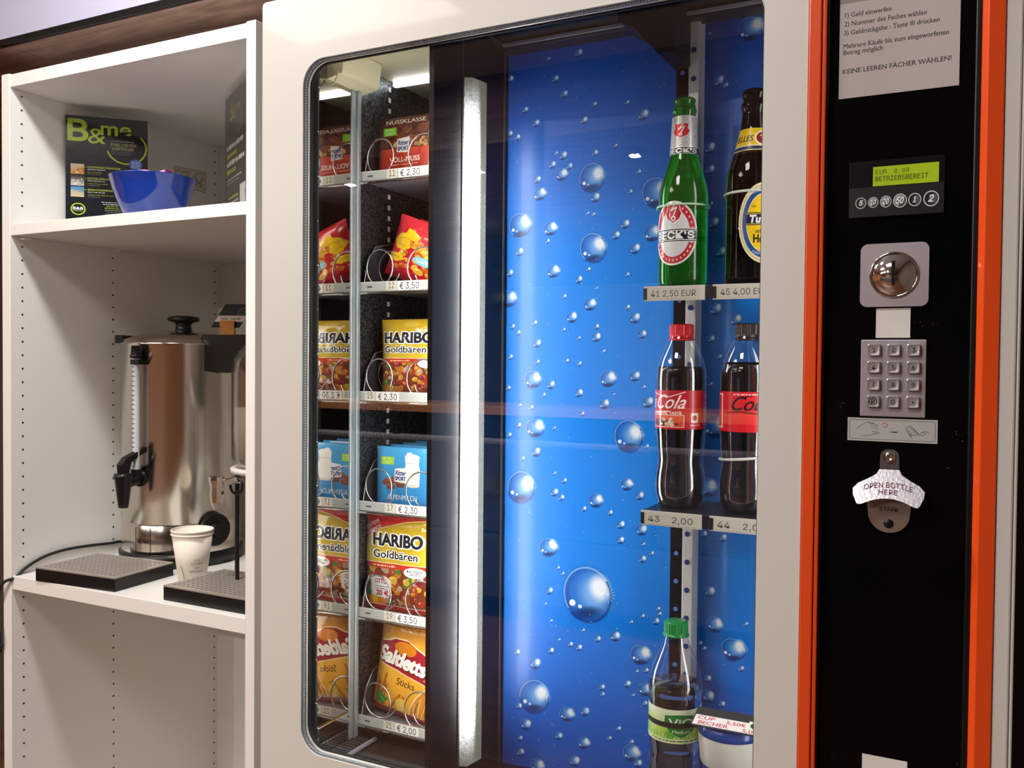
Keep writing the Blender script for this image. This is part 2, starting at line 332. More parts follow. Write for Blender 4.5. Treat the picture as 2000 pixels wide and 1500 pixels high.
# ------------------------------------------------------------------ artwork
GRN = '#b4d233'
def art_poster():
    c = Cv(520, 780, '#101820'); c.ell(385, 225, 131, 131, GRN, inner=.915, a0=-45, a1=165)
    c.rect(230, 60, 405, 150, '#101820')
    c.text('B', 18, 190, 160, GRN, bold=.03, wd=118, font='i'); c.text('&', 140, 205, 118, GRN, wd=112); c.text('me', 222, 133, 92, GRN, bold=.03, wd=190, font='i')
    c.greek(285, 180, 150, 6, '#d9dcd0', .8, 4); c.text('EXKLUSIVEN', 285, 214, 22, '#a9a878', bold=.02, wd=160, font='i'); c.text('VORTEILEN', 290, 246, 22, '#a9a878', bold=.02, wd=138, font='i')
    c.greek(285, 264, 130, 6, '#8d8f80', .7, 5); c.greek(285, 279, 120, 5, '#8d8f80', .7, 6)
    c.ell(443, 352, 43, 43, '#3f66b4'); [c.greek(415, 334+i*11, 58, 5, '#e4ecff', .85, 9+i) for i in range(5)]
    for i, (a, b, cols) in enumerate((('#efe4d3', '#e2a23c', ['#e8a23a', '#d9772a', '#fff3dd']), ('#3b3a40', '#e9dcd0', ['#f4efe8', '#d8cfc8']), ('#4f93cf', '#d8b88a', ['#e9d7b0', '#b98d5f']))):
        y = 372+i*88; c.grad(32, y, 116, y+80, a, b)
        if i < 2: c.blobs(40, y+30, 108, y+72, cols, 9, 6, 16, i)
        else: [c.rect(34+k*12, y+28+k*3, 42+k*12, y+80, '#e4cfa4', .8) for k in range(7)]
        c.ell(125, y+22, 4, 4, GRN)
        c.text(('KOSTENFREIES FRÜHSTÜCK', 'KOSTENLOSER LATE CHECK-OUT', 'SENSATIONSPREISE')[i], 137, y+28, 14, '#cde04a', bold=.03, wd=(208, 250, 160)[i], font='i')
        c.greek(137, y+42, 110, 7, '#f0f2ea', .9, 20+i)
        c.greek(137, y+64, (90, 130, 170)[i], 8, '#b9c93c', .8, 30+i); c.greek(137, y+78, 80, 6, '#9ba08c', .8, 40+i)
    for i, (w, k) in enumerate(((190, '#f0f2ea'), (170, '#f0f2ea'), (130, GRN), (150, GRN), (150, '#c8cbc0'), (130, '#9ba08c'), (140, '#9ba08c'))): c.greek(300-w/2+20, 664+i*15, w, 8 if i < 4 else 6, k, .85, 50+i)
    c.ell(78, 722, 47, 47, GRN); c.ell(78, 722, 38, 38, '#101820'); c.text('B&B', 78, 728, 21, '#ffffff', 'C', .03, wd=62); c.greek(55, 740, 46, 6, '#c5d060', .9, 70)
    i = np.clip(np.arange(780)/.875, 0, 779).astype(int); c.a = c.a[i]; c.a[683:] = c.c('#101820'); return c
def art_sign():
    c = Cv(520, 740, '#4a4844'); c.text('B', 130, 150, 95, '#9c9b3c', bold=.03, wd=70); c.text('&', 200, 158, 75, '#9c9b3c', wd=70); c.text('me', 250, 120, 55, '#8f8f42', bold=.03, wd=110)
    c.ell(330, 175, 75, 75, '#9c9b3c', inner=.93, a0=-60, a1=150)
    for i, (k, w, h) in enumerate((('#e8e4de', 400, 26), ('#b9b53c', 250, 28), ('#f1eee8', 420, 28), ('#c3c63a', 230, 32))): c.greek(50, 318+i*48, w, h, k, .9, 80+i)
    c.greek(50, 500, 360, 10, '#dcd8d2', .8, 91); c.greek(50, 520, 300, 9, '#b8b4ac', .7, 92)
    for i in range(4): c.greek(90, 610+i*30, 240, 12, '#c7cc4a' if i == 0 else '#e0ddd6', .85, 94+i)
    c.rect(370, 560, 500, 730, '#d9d8d6'); return c
def art_notice():
    c = Cv(660, 1200, '#c3bcbc'); G = '#2c2a2e'
    for t, y, w, x in (('1) Geld einwerfen', 693, 259, 30), ('2) Nummer des Faches wählen', 748, 455, 27), ('3) Geldrückgabe : Taste ® drücken', 803, 526, 25),
                       ('Mehrere Käufe bis zum eingeworfenen', 886, 577, 24), ('Betrag möglich', 926, 222, 24), ('KEINE LEEREN FÄCHER WÄHLEN!', 1045, 595, 22)):
        c.text(t, x, y, 28, G, wd=w, serif=True, bold=.006)
    c.rect(0, 575, 300, 606, '#6a6260', .5)
    return c
def art_lcd():
    c = Cv(520, 170, '#a3bf1d'); c.text('EUR', 20, 68, 40, '#4c5c14', wd=95, font='m'); c.text('0.00', 170, 68, 40, '#4c5c14', wd=118, font='m'); c.text('BETRIEBSBEREIT', 20, 128, 42, '#3f4e12', bold=.01, wd=420, font='m'); return c
def art_coins():
    c = Cv(620, 190, '#0d0d0e')
    for x, r, t in ((80, 37, '5'), (163, 35, '10'), (247, 38, '20'), (340, 45, '50'), (435, 42, '1'), (540, 50, '2')):
        c.ell(x, 98, r, r, '#c9ced6'); c.ell(x, 98, r*.84, r*.84, '#0d0d0e'); c.ell(x, 98, r*.78, r*.78, '#aab2bd', inner=.6, a0=100, a1=330) if t in '102050' and len(t) > 1 else None
        c.ell(x+r*.25, 98, r*.5, r*.62, '#8f9aa6', .55); c.text(t, x-r*.1, 98+r*.38, r*.85, '#ffffff', 'C', .03, shear=.25, wd=r*((.35 if t == '1' else .55) if len(t) == 1 else .95), font='i')
    return c
def art_hands():
    c = Cv(880, 260, '#b9bcbd'); K = '#2b2b2d'
    P = [(p[0], p[1]) for p in rrect(22, 858, 22, 238, 20)]; c.line(P+[P[0]], 4, K)
    c.line([(88, 128), (130, 92), (180, 52), (215, 48), (262, 58), (250, 66)], 4, K); c.line([(205, 50), (240, 62), (300, 72)], 4, K); c.line([(225, 82), (310, 92)], 4, K)
    c.line([(235, 112), (310, 116)], 4, K); c.line([(245, 152), (305, 142)], 4, K); c.line([(255, 172), (320, 162), (270, 186), (225, 196), (130, 205)], 4, K)
    c.ell(372, 76, 27, 27, '#c1383c', inner=.72, a0=200, a1=130); c.ell(465, 150, 40, 7, K); c.rect(430, 146, 450, 154, K); c.ell(448, 150, 8, 3, '#b9bcbd')
    c.line([(640, 215), (610, 165), (580, 120), (590, 85), (615, 75), (650, 100), (690, 150), (720, 165)], 4, K); c.line([(600, 120), (640, 165), (620, 180)], 4, K); c.line([(615, 90), (670, 165)], 4, K); c.line([(590, 130), (630, 190)], 4, K)
    c.line([(630, 178), (700, 172), (745, 178), (770, 150), (735, 140), (715, 160)], 4, K); c.line([(735, 140), (770, 128), (800, 150)], 4, K); c.line([(640, 100), (700, 165)], 4, K)
    return c
def art_gold(big):
    c = Cv(500, 640, '#c9a820'); c.grad(0, 0, 500, 330, '#bf9c1c', '#d8bb35'); W_ = '#ffffff'
    c.rect(0, 320, 500, 640, '#7a3a22'); c.blobs(0, 350, 500, 570, ['#b33a2a', '#d98a25', '#8c2a30', '#e3b640', '#5d8a2a', '#a8502a', '#caa68a'], 90, 16, 34, 5 if big else 8)
    c.rect(0, 318, 500, 352, '#d23a22'); c.greek(95, 341, 160, 11, '#f6e9c0', .9, 7); c.rect(0, 314, 500, 319, '#f3e9b8')
    if big:
        c.poly([(0, 0), (500, 0), (500, 25), (320, 45), (150, 95), (0, 190)], '#d42a24'); c.line([(0, 192), (150, 97), (320, 47), (500, 27)], 5, '#f2e3a0')
        c.text('JEDE TÜTE', 28, 118, 22, W_, bold=.02, rot=-.5, wd=115); c.text('1 CHANCE!', 40, 152, 22, W_, bold=.02, rot=-.5, wd=125, font='i')
        y1, y2, x, h1, h2, w1, w2 = 205, 285, 95, 74, 48, 340, 315
        c.text('Zum', 420, 95, 18, W_, bold=.03)
    else: y1, y2, x, h1, h2, w1, w2 = 190, 270, 42, 80, 50, 385, 335; c.text('Zum unter', 300, 95, 18, W_, bold=.03); c.ell(250, 40, 60, 22, '#e3c85a', .6, soft=14)
    for b, k in ((.115, W_), (.045, '#23242a')): c.text('HARIBO', x, y1, h1, k, bold=b, wd=w1+(14 if b > .1 else 0)) if b < .1 else c.text('HARIBO', x-7, y1, h1, k, bold=b, wd=w1+14)
    for b, k in ((.10, W_), (.02, '#23242a')): c.text('Goldbären', x-(4 if b > .05 else 0), y2, h2, k, bold=b, wd=w2+(8 if b > .05 else 0), shear=.05)
    c.ell(390, 362, 74, 34, '#ffffff'); c.poly([(400, 385), (440, 385), (440, 412)], '#ffffff')
    if big:
        c.text('Das Original', 390, 360, 15, '#333333', 'C', .01, wd=100, font='i'); c.text('seit 1922', 390, 380, 15, '#333333', 'C', .01, wd=70, font='i')
        c.poly([(70, 410), (190, 405), (230, 430), (225, 520), (190, 545), (75, 535)], '#f3efe9'); c.text('OTTO', 105, 452, 28, '#c2263a', bold=.03, wd=90); c.greek(110, 475, 95, 8, '#80736a', .8, 3); c.greek(110, 490, 90, 8, '#80736a', .8, 4); c.text('20 €', 118, 530, 32, '#c2263a', bold=.04, wd=86)
    c.ell(60, 560, 26, 40, '#e37a2a'); c.ell(60, 520, 16, 20, '#3a9a3c'); c.poly([(40, 522), (60, 478), (80, 522)], '#44a33e'); c.ell(115, 575, 34, 32, '#f0c02c'); c.ell(150, 570, 30, 28, '#e8862c'); c.ell(100, 545, 20, 12, '#bcd234')
    c.rect(0, 596, 500, 640, '#c8262a'); c.rect(0, 592, 500, 597, '#f0dcc0'); return c
def art_redbag():
    c = Cv(500, 640, '#c51e28'); c.grad(0, 0, 500, 220, '#d6303a', '#c11c26')
    c.blobs(60, 200, 480, 520, ['#e8a82c', '#d9691f', '#f0c93a', '#c9381f', '#e08a2a'], 46, 20, 42, 11)
    c.poly([(10, 260), (60, 190), (110, 165), (120, 110), (170, 120), (230, 165), (215, 215), (150, 235), (170, 300), (120, 345), (60, 340)], '#f2c41c'); c.poly([(0, 400), (110, 380), (150, 430), (100, 470), (0, 470)], '#f2c41c')
    c.line([(70, 230), (120, 215), (180, 225)], 5, '#a8741a'); c.line([(30, 420), (110, 425)], 5, '#a8741a'); c.line([(60, 290), (130, 300)], 4, '#a8741a')
    c.greek(250, 170, 200, 26, '#f2e6e2', .5, 3); c.ell(300, 390, 85, 44, '#8fd0d8'); c.greek(240, 385, 120, 12, '#eefafa', .9, 4); c.greek(250, 405, 100, 12, '#eefafa', .9, 5)
    c.rect(0, 560, 500, 640, '#b8161f'); return c
def art_sticks():
    c = Cv(500, 660, '#e0a33c'); c.grad(0, 0, 500, 130, '#a86a1e', '#d99a3a'); c.grad(0, 330, 500, 600, '#eeb23c', '#f0a81e')
    for k in range(14): c.line([(20+k*36, 10), (50+k*34, 60), (10+k*38, 110)], 3, '#c98c3a', .6)
    c.text('Gesalzene', 70, 60, 34, '#7c4a16', bold=.02, shear=.2, wd=220, al=.7)
    P = [(20, 180), (90, 160), (140, 130), (230, 125), (310, 165), (400, 200), (500, 205), (500, 360), (420, 375), (20, 310)]
    c.poly([(x-8 if x < 250 else x+8, y-8 if y < 260 else y+8) for x, y in P], '#f1d9a8'); c.poly(P, '#a01c2c'); c.ell(215, 180, 80, 46, '#d9821e', soft=6)
    c.text('Saltletts', 30, 302, 96, '#5c0f1c', bold=.05, shear=.18, wd=345, rot=.07); c.text('Saltletts', 22, 296, 96, '#fbf3ea', bold=.05, shear=.18, wd=345, rot=.07)
    c.text('Sticks', 178, 425, 44, '#4a2410', bold=.005, wd=130, rot=.04); c.greek(370, 345, 70, 8, '#f0d8c0', .8, 3)
    c.greek(350, 90, 120, 12, '#5a7a20', .8, 6)
    r = random.Random(4)
    for x0, y0, x1, y1 in ((70, 520, 100, 380), (150, 600, 215, 490), (210, 560, 240, 500), (60, 590, 95, 470)): c.line([(x0, y0), (x1, y1)], 15, '#a8561c'); c.line([(x0-3, y0), (x1-3, y1)], 4, '#d98c3c')
    for k in range(16):
        x = 20+k*12; c.line([(x, 600), (x+r.uniform(-10, 24), 420+r.uniform(0, 40))], 10, r.choice(['#9c3d1e', '#b9562a', '#c76a34'])) if k < 8 else None
    c.poly([(500, 330), (430, 350), (330, 470), (290, 560), (280, 640), (500, 640)], '#d48c34')
    for k in range(26): x = 300+k*9; c.line([(x, 640), (x+r.uniform(10, 50), 370+max(0, 160-k*11))], 7, r.choice(['#b8742c', '#e0a850', '#c98838', '#8f5520', '#efc070']))
    c.line([(430, 350), (330, 470), (290, 560), (280, 630)], 6, '#f4e3bc')
    c.ell(225, 560, 42, 52, '#e8b32c'); c.ell(225, 560, 34, 43, '#f3cf5a')
    c.poly([(30, 520), (70, 510), (100, 540), (130, 545), (110, 575), (85, 600), (50, 590), (25, 560)], '#35923a'); c.line([(50, 540), (100, 570)], 5, '#8ad06a')
    c.rect(0, 610, 500, 660, '#8f1626'); return c
def art_choc(k):
    if k == 'nut':
        c = Cv(480, 480, '#4a1f14'); c.grad(0, 0, 480, 260, '#43190f', '#6b2c18'); c.blobs(60, 60, 470, 220, ['#5e2615', '#7a3a20', '#3a140c', '#94502a'], 40, 18, 46, 4, False); c.blobs(60, 180, 470, 240, ['#d2a062', '#e0b57a', '#c08a4c'], 12, 14, 22, 6)
        c.grad(0, 245, 480, 480, '#c63a1e', '#a82416'); c.text('NUSSKLASSE', 75, 52, 30, '#f3e3d4', wd=325); G = '#7ac52e'; w, t, tx = '#ffffff', 'VOLL-NUSS', 330
    else:
        c = Cv(480, 480, '#3f9ed8'); c.grad(0, 0, 480, 480, '#4aa9e0', '#2f86c4'); G = '#a8d83c'
        c.poly([(250, 90), (370, 90), (365, 130), (375, 170), (370, 300), (260, 300), (250, 170), (258, 130)], '#f2f1ea'); c.ell(312, 75, 62, 26, '#f7f6f0'); c.ell(290, 55, 26, 18, '#fbfaf5'); c.rect(262, 120, 362, 126, '#c9cdd0'); c.ell(312, 300, 55, 12, '#dcd9cc')
        for x, y in ((60, 275), (120, 260), (175, 290), (95, 310)): c.poly([(x, y), (x+30, y-28), (x+75, y-12), (x+70, y+25), (x+12, y+28)], '#7a3f24'); c.poly([(x, y), (x+30, y-28), (x+75, y-12), (x+45, y+6)], '#95553a')
        t, tx = 'ALPENMILCH', 330
    c.rect(52, 78, 160, 140, G); c.greek(66, 98, 70, 8, '#eaf7c8', .8, 2); c.greek(66, 118, 80, 8, '#eaf7c8', .8, 3); c.greek(66, 132, 60, 6, '#eaf7c8', .8, 4)
    c.poly([(168, 170), (268, 158), (262, 282), (162, 272)], '#f6f5f1'); c.text('Ritter', 215, 220, 36, '#27408a', 'C', .03, wd=84, shear=.12); c.text('SPORT', 214, 262, 30, '#27408a', 'C', .04, wd=88)
    c.text(t, 105, tx+(20 if k == 'nut' else 85), 38, '#fdf3e8', bold=.02 if k == 'nut' else 0, wd=245); c.greek(110, tx+45, 230, 8, '#f3cdb8', .8, 5) if k == 'nut' else None
    return c
def art_price(t, n=None, w=520, h=60, bg='#b9bbb6', x=.42):
    c = Cv(w, h, bg)
    if n is not None:
        X = w*x; c.rect(X-75, 4, X-5, h-4, '#e6e0cf'); [c.rect(X-70+k*12, 8, X-68+k*12, h-8, '#7b766c', .5) for k in (0, 1, 4, 5)]; c.text(n, X-40, h*.72, h*.6, '#38342e', 'C', wd=34, font='i')
        c.rect(X, 3, X+150, h-3, '#f4f3ee'); c.text(t, X+74, h*.8, h*.62, '#2a2a2c', 'C', .01, wd=122, font='i')
        for q in (.08, .3, .8): c.rect(w*q, h*.42, w*q+34, h*.58, '#33342f', .85) if abs(w*q-X) > 80 else None
        c.rect(0, 0, w, 4, '#dedfda'); c.rect(0, h-4, w, h, '#80827c')
    else: c.text(t, 22, h*.78, h*.56, '#3c3a38', wd=w*.86, font='i')
    return c
def art_becks():
    c = Cv(520, 420, '#d6d6d2'); return c
def art_beck_label():
    c = Cv(500, 620, '#ecebe6'); c.ell(250, 310, 232, 292, '#c22b34'); c.ell(250, 310, 172, 228, '#dcdcda')
    for k in range(13):
        a = math.radians(20+k*11.5); c.ell(250+203*math.cos(a), 310+260*math.sin(a), 9, 12, '#f0e4e2', .85)
    for k in range(10):
        a = math.radians(-75+k*13); c.ell(250+203*math.cos(a), 310+260*math.sin(a), 9, 12, '#f0e4e2', .85)
    P = [(185, 20), (315, 20), (325, 90), (345, 120), (320, 180), (250, 225), (180, 180), (155, 120), (175, 90)]
    c.poly(P, '#f0efec'); c.poly([(250+(x-250)*.88, 118+(y-118)*.88) for x, y in P], '#c01f2c'); c.ell(250, 170, 26, 26, '#f5f3f0', inner=.5); c.line([(250, 150), (285, 60), (225, 95), (262, 40)], 11, '#f5f3f0')
    c.rect(0, 262, 500, 398, '#ecebe6'); c.rect(0, 272, 500, 282, '#232326'); c.rect(0, 290, 500, 372, '#1d1d20'); c.rect(0, 380, 500, 390, '#232326')
    c.text("BECK'S", 250, 362, 66, '#f6f6f4', 'C', .05, wd=430, font='i'); return c
def art_beck_neck():
    c = Cv(400, 420, '#c9c9c6'); r = random.Random(2)
    for _ in range(900): x, y = r.uniform(0, 400), r.uniform(0, 330); c.ell(x, y, r.uniform(2, 6), None, r.choice(['#e4e4e2', '#a9aaa8', '#b9c9c0', '#d8c9c9', '#f4f4f3']), .7)
    P = [(150, 90), (250, 90), (245, 140), (262, 170), (240, 215), (200, 235), (160, 215), (138, 170), (155, 140)]; c.poly(P, '#cf2f38'); c.line([(195, 200), (225, 115), (180, 150), (212, 95)], 9, '#f0eeec'); c.ell(195, 205, 14, 14, '#f0eeec', inner=.5)
    c.rect(0, 335, 400, 345, '#ecebe6'); c.rect(0, 348, 400, 412, '#26262a'); c.text("BECK'S", 200, 402, 44, '#f1f1ee', 'C', .05, wd=235, font='i'); return c
def art_helles():
    c = Cv(500, 700, '#e9c21c'); c.ell(250, 350, 250, 350, '#e6dcae'); c.ell(250, 350, 232, 328, '#c6a344'); c.ell(250, 350, 225, 320, '#e9e2c4'); c.ell(250, 350, 212, 304, '#1f4c8c'); c.ell(250, 350, 172, 256, '#efe7c4'); c.ell(250, 350, 165, 248, '#efc917')
    c.text('NÜRNBERGER BRAUTRADITION', 250, 78, 22, '#f3efe0', 'C', .01, arc=300, wd=330); c.text('TUCHER HELLES', 250, 628, 22, '#f3efe0', 'C', .01, arc=-330, wd=240)
    c.text('Seit', 150, 218, 26, '#3c3413', 'C', wd=44); c.text('1672', 330, 218, 26, '#3c3413', 'C', wd=54); c.ell(250, 205, 34, 40, '#f6efd2'); c.ell(250, 205, 24, 30, '#8c2a24')
    c.rect(76, 262, 424, 372, '#14203f'); c.rect(76, 270, 424, 276, '#e6c94a'); c.rect(76, 358, 424, 364, '#e6c94a'); c.text('Tucher', 250, 348, 62, '#f6f4ec', 'C', .05, shear=.18, wd=290)
    c.text('URFRÄNKISCH', 250, 440, 26, '#2c2608', 'C', .02, wd=170); c.text('Helles', 250, 520, 68, '#2c2608', 'C', .04, wd=200); return c
def art_helles_neck():
    c = Cv(640, 220, '#ecc61a'); c.rect(0, 150, 640, 172, '#e9e2c4'); c.rect(0, 160, 640, 190, '#26324c'); c.rect(0, 188, 640, 220, '#e6dcae')
    for k in range(9): c.poly([(235+k*20, 40), (245+k*20, 4), (255+k*20, 40)], '#d9b01a')
    c.ell(320, 90, 66, 66, '#f3e9c0'); c.ell(320, 90, 52, 52, '#8e2326'); c.text('T', 320, 112, 46, '#f1dca0', 'C', .03); c.text('HELLES', 70, 116, 50, '#231f10', bold=.02, shear=.15, wd=170); c.text('HELLES', 420, 116, 50, '#231f10', bold=.02, shear=.15, wd=170); return c
def art_cola(zero):
    K = '#e0202c' if zero else '#bd1a26'; c = Cv(900, 260, K); W_ = '#14100f' if zero else '#f6ece8'
    for x in ((90,) if not zero else (300,)):
        c.text('Coca', x, 120, 88, W_, bold=.012, shear=.38, wd=210); c.text('Cola', x+225, 120, 88, W_, bold=.012, shear=.38, wd=190); c.line([(x-20, 138), (x+60, 128), (x+200, 150), (x+330, 140)], 7, W_); c.line([(x+60, 40), (x+160, 12), (x+330, 44), (x+420, 10)], 6, W_)
    if zero:
        c.text('ZERO', 520, 196, 34, W_, 'C', .02, wd=90); c.text('SUGAR', 520, 240, 34, W_, 'C', .02, wd=110); c.rect(230, 12, 244, 240, '#f2e4e0'); c.rect(150, 12, 244, 24, '#f2e4e0'); c.rect(150, 228, 244, 240, '#f2e4e0'); c.greek(320, 22, 300, 10, '#f6dcd8', .9, 3)
    else:
        c.text('ORIGINAL TASTE', 300, 160, 18, W_, bold=.03, wd=190); c.rect(250, 165, 505, 245, '#d8503a'); c.ell(360, 215, 70, 24, '#5d2a1a'); c.blobs(290, 190, 470, 238, ['#f3ead8', '#7a3a20', '#e8cfae'], 14, 8, 18, 6, False); c.line([(250, 165), (505, 165), (505, 245), (250, 245), (250, 165)], 4, '#f0d8d0')
        c.text('0,5 L', 655, 52, 26, '#f3dcd8', wd=62); c.greek(640, 88, 90, 8, '#f3dcd8', .8, 4); c.rect(545, 150, 590, 215, '#e9dcd2'); c.ell(567, 182, 15, 18, '#8c1a22'); c.rect(640, 110, 735, 215, '#d9c9bb'); c.greek(640, 235, 95, 8, '#f3dcd8', .8, 5); c.greek(540, 235, 60, 8, '#f3dcd8', .8, 6)
    return c
def art_water():
    c = Cv(700, 330, '#cfe3a0'); c.grad(0, 0, 700, 330, '#e6efcf', '#a9cf5a'); r = random.Random(8)
    for _ in range(34): x, y = r.uniform(0, 700), r.uniform(90, 260); c.ell(x, y, r.uniform(20, 60), r.uniform(14, 40), r.choice(['#8cc63a', '#b5d94c', '#5fae34', '#d5e87a']), .55, r.uniform(0, 3), soft=8)
    c.poly([(230, 60), (330, 45), (430, 60), (450, 130), (430, 210), (340, 275), (260, 215), (225, 130)], '#1f7f2f'); c.text('ViO', 340, 165, 78, '#f3f8ee', 'C', .02, wd=170); c.text('Medium', 340, 228, 30, '#e8f3e0', 'C', .01, wd=118)
    for k in range(26): c.line([(k*28, 285), (k*28+6, 225+r.uniform(0, 30))], 5, '#4f9a2e', .7)
    c.rect(0, 285, 700, 330, '#d4e4a8'); c.greek(120, 312, 450, 14, '#3f6a2c', .85, 3); return c
def art_card():
    c = Cv(480, 190, '#1b2126'); c.rect(8, 78, 480, 175, '#f1e9e6'); R_ = '#b8303a'
    c.text('CUP', 28, 118, 30, R_, bold=.015, wd=110, shear=.1); c.text('5,50€', 215, 124, 28, R_, bold=.015, wd=120, shear=.1); c.text('BECHER', 40, 164, 30, R_, bold=.015, wd=190, shear=.1); c.text('5,00€', 320, 168, 28, R_, bold=.015, wd=120, shear=.1)
    c.rect(352, 60, 480, 142, '#dfe8d2'); c.ell(420, 100, 58, 34, '#18301c'); c.text('B&B', 420, 108, 26, '#e8f0e0', 'C', .04, wd=80); return c
def art_tag():
    c = Cv(420, 260, '#121414'); c.ell(310, 92, 52, 52, '#6f8a80', inner=.9); c.ell(310, 92, 38, 38, '#54685f', inner=.93); c.line([(285, 80), (300, 76)], 4, '#6f8a80'); c.line([(320, 76), (335, 80)], 4, '#6f8a80'); c.line([(285, 105), (310, 116), (335, 105)], 4, '#6f8a80')
    c.rect(0, 128, 420, 196, '#cbbcb4'); c.greek(70, 170, 110, 16, '#4f4a44', .9, 3); c.greek(220, 170, 130, 16, '#4f4a44', .9, 4); c.greek(90, 226, 150, 14, '#cfd2c8', .8, 5); return c
def art_instr():
    c = Cv(300, 230, '#d2cbc2'); K = '#4a423c'; P = [(6, 6), (294, 6), (294, 224), (6, 224), (6, 6)]; c.line(P, 3, K, .8)
    c.line([(20, 50), (40, 20), (55, 50)], 3, K); c.line([(70, 60), (70, 200)], 3, K); c.line([(115, 60), (115, 200)], 3, K); c.line([(70, 60), (90, 40), (135, 40), (115, 60), (70, 60)], 3, K); c.line([(135, 40), (135, 180)], 3, K)
    for a in ((180, 80, 280, 200), (280, 80, 180, 200), (200, 40, 260, 40), (200, 40, 200, 110), (260, 40, 260, 110), (180, 140, 280, 140), (210, 110, 250, 170), (220, 190, 270, 150)): c.line([a[:2], a[2:]], 4, K)
    return c
def art_bubbles(txt, w, h, x0, z1, sc, edge):
    """printed photograph of drops on blue; sc = pixels per mm"""
    c = Cv(w, h, '#0a62c8'); yy = np.linspace(0, 1, h)[:, None]
    a = np.array(c.c('#0a55bd')); b = np.array(c.c('#1284e6')); t = np.clip(np.sin(yy*PI)*1.2, 0, 1)
    c.a[:] = (a*(1-t)+b*t)[:, None, :]
    if edge:
        xx = np.abs(np.linspace(-1, 1, w)); k = (.5+.5*np.cos(np.linspace(0, 4.2*PI, w)))*.28; c.a *= (1-k)[None, :, None].astype(np.float32)
    r = random.Random(5)
    L = [tuple(map(float, q.split(','))) for q in txt.split()]
    for _ in range(150 if not edge else 40): L.append((r.uniform(0, w/sc)+x0, z1-r.uniform(0, h/sc), r.uniform(.5, 1.5)))
    for x, z, q in L:
        X, Y, R = (x-x0)*sc, (z1-z)*sc, q*sc*.98
        if R > 4:
            e = r.uniform(.85, 1.0) if R < 40 else 1.12; ro = r.uniform(-.4, .4)
            c.ell(X, Y, R, R*e, '#0a3a86', .6, ro, soft=max(1.5, R*.18)); c.ell(X+R*.08, Y-R*.06, R*.88, R*.86*e, '#2a7ad6', .8, ro, soft=R*.3); c.ell(X+R*.3, Y-R*.1, R*.6, R*.62*e, '#a8d0f8', .65, ro, soft=R*.5)
            c.ell(X+R*.5, Y-R*.32, R*.38, R*.46, '#ffffff', .95, ro, soft=R*.3); c.ell(X+R*.02, Y+R*.72, R*.5, R*.2, '#03143c', .6, -.2, soft=R*.2)
            c.ell(X, Y, R, R*e, '#bcd8f8', .6, ro, inner=.93, a0=150, a1=330); c.ell(X, Y, R, R*e, '#06306e', .55, ro, inner=.92, a0=330, a1=140)
            c.ell(X-R*.62, Y+R*.38, max(1.3, R*.13), None, '#ffffff', .95); c.ell(X-R*.3, Y+R*.5, max(1.0, R*.08), None, '#e8f3ff', .9)
            if R > 20:
                for k in range(7): an = -1.2+k*.42; c.line([(X+R*.8, Y-R*.1), (X+R*(.8+.34*math.cos(an)), Y-R*(.1)+R*.34*math.sin(an))], 1.6, '#f2f8ff', .6)
        else:
            c.ell(X, Y, R, R, '#04245c', .6, soft=1.5); c.ell(X+R*.3, Y-R*.3, max(1.1, R*.55), None, '#eef6ff', .95); c.ell(X-R*.6, Y+R*.5, max(.8, R*.25), None, '#ffffff', .8)
    return c
# ------------------------------------------------------------------ shared materials
M_white = mat('white_melamine', '#e9e6e1', .42, var=.015, scale=6)
M_edge = mat('white_edge_band', '#efedea', .35, var=.01)
M_hole = mat('drilled_hole_dark', '#2a2320', .9, var=0)
M_mach = mat('cream_powder_coat', '#dad8d3', .32, var=.02, scale=4, coat=.25, bump=.02, bscale=600)
M_orange = mat('orange_lacquer', '#e8501a', .3, var=.03, scale=5, coat=.3)
M_panel = mat('black_gloss_plastic', '#060607', .12, var=.2, scale=40, bump=.01, bscale=90, spec=.22)
def specks(m, dark, light, sc, lo, hi):
    N = m.node_tree.nodes; L = m.node_tree.links; tc = N['Texture Coordinate']; n = N.new('ShaderNodeTexNoise'); n.inputs['Scale'].default_value = sc; n.inputs['Detail'].default_value = 2; n2 = N.new('ShaderNodeTexNoise'); n2.inputs['Scale'].default_value = 14
    L.new(tc.outputs['Object'], n.inputs[0]); L.new(tc.outputs['Object'], n2.inputs[0]); k = N.new('ShaderNodeMath'); k.operation = 'MULTIPLY'; L.new(n.outputs[0], k.inputs[0]); L.new(n2.outputs[0], k.inputs[1])
    r = N.new('ShaderNodeValToRGB'); r.color_ramp.elements[0].position = lo; r.color_ramp.elements[0].color = (*hexc(dark), 1); r.color_ramp.elements[1].position = hi; r.color_ramp.elements[1].color = (*hexc(light), 1)
    L.new(k.outputs[0], r.inputs[0]); L.new(r.outputs[0], N['Principled BSDF'].inputs['Base Color'])
specks(M_panel, '#070708', '#6a6a6c', 420, .475, .53)
M_black = mat('black_plastic', '#111112', .32, var=.1, scale=30)
M_rubber = mat('black_rubber', '#1c1c1e', .6, var=.1)
M_gask = mat('grey_gasket_rubber', '#5f666a', .5, var=.08)
M_trim = mat('bright_trim', '#dcdcd6', .25, .35, var=.03)
M_steel = mat('brushed_steel', '#cfc9c0', .16, 1, var=.08, scale=8, stretch=(40, 40, .6), bump=.02, bscale=60)
M_chrome = mat('chrome', '#dcdcdc', .08, 1, var=.02)
M_alu = mat('satin_aluminium', '#b9b3bc', .42, .65, var=.06, scale=60, stretch=(1, 1, 30))
M_mirror = mat('polished_side_mirror', '#b5b0ab', .02, 1, var=.03)
M_dark = mat('dark_liner', '#17171b', .35, var=.15, scale=12)
M_beige = mat('beige_liner', '#cfc9a8', .5, var=.03)
M_gloss = mat('black_gloss_divider', '#0c0c0f', .35, var=.1, scale=10, spec=.18)
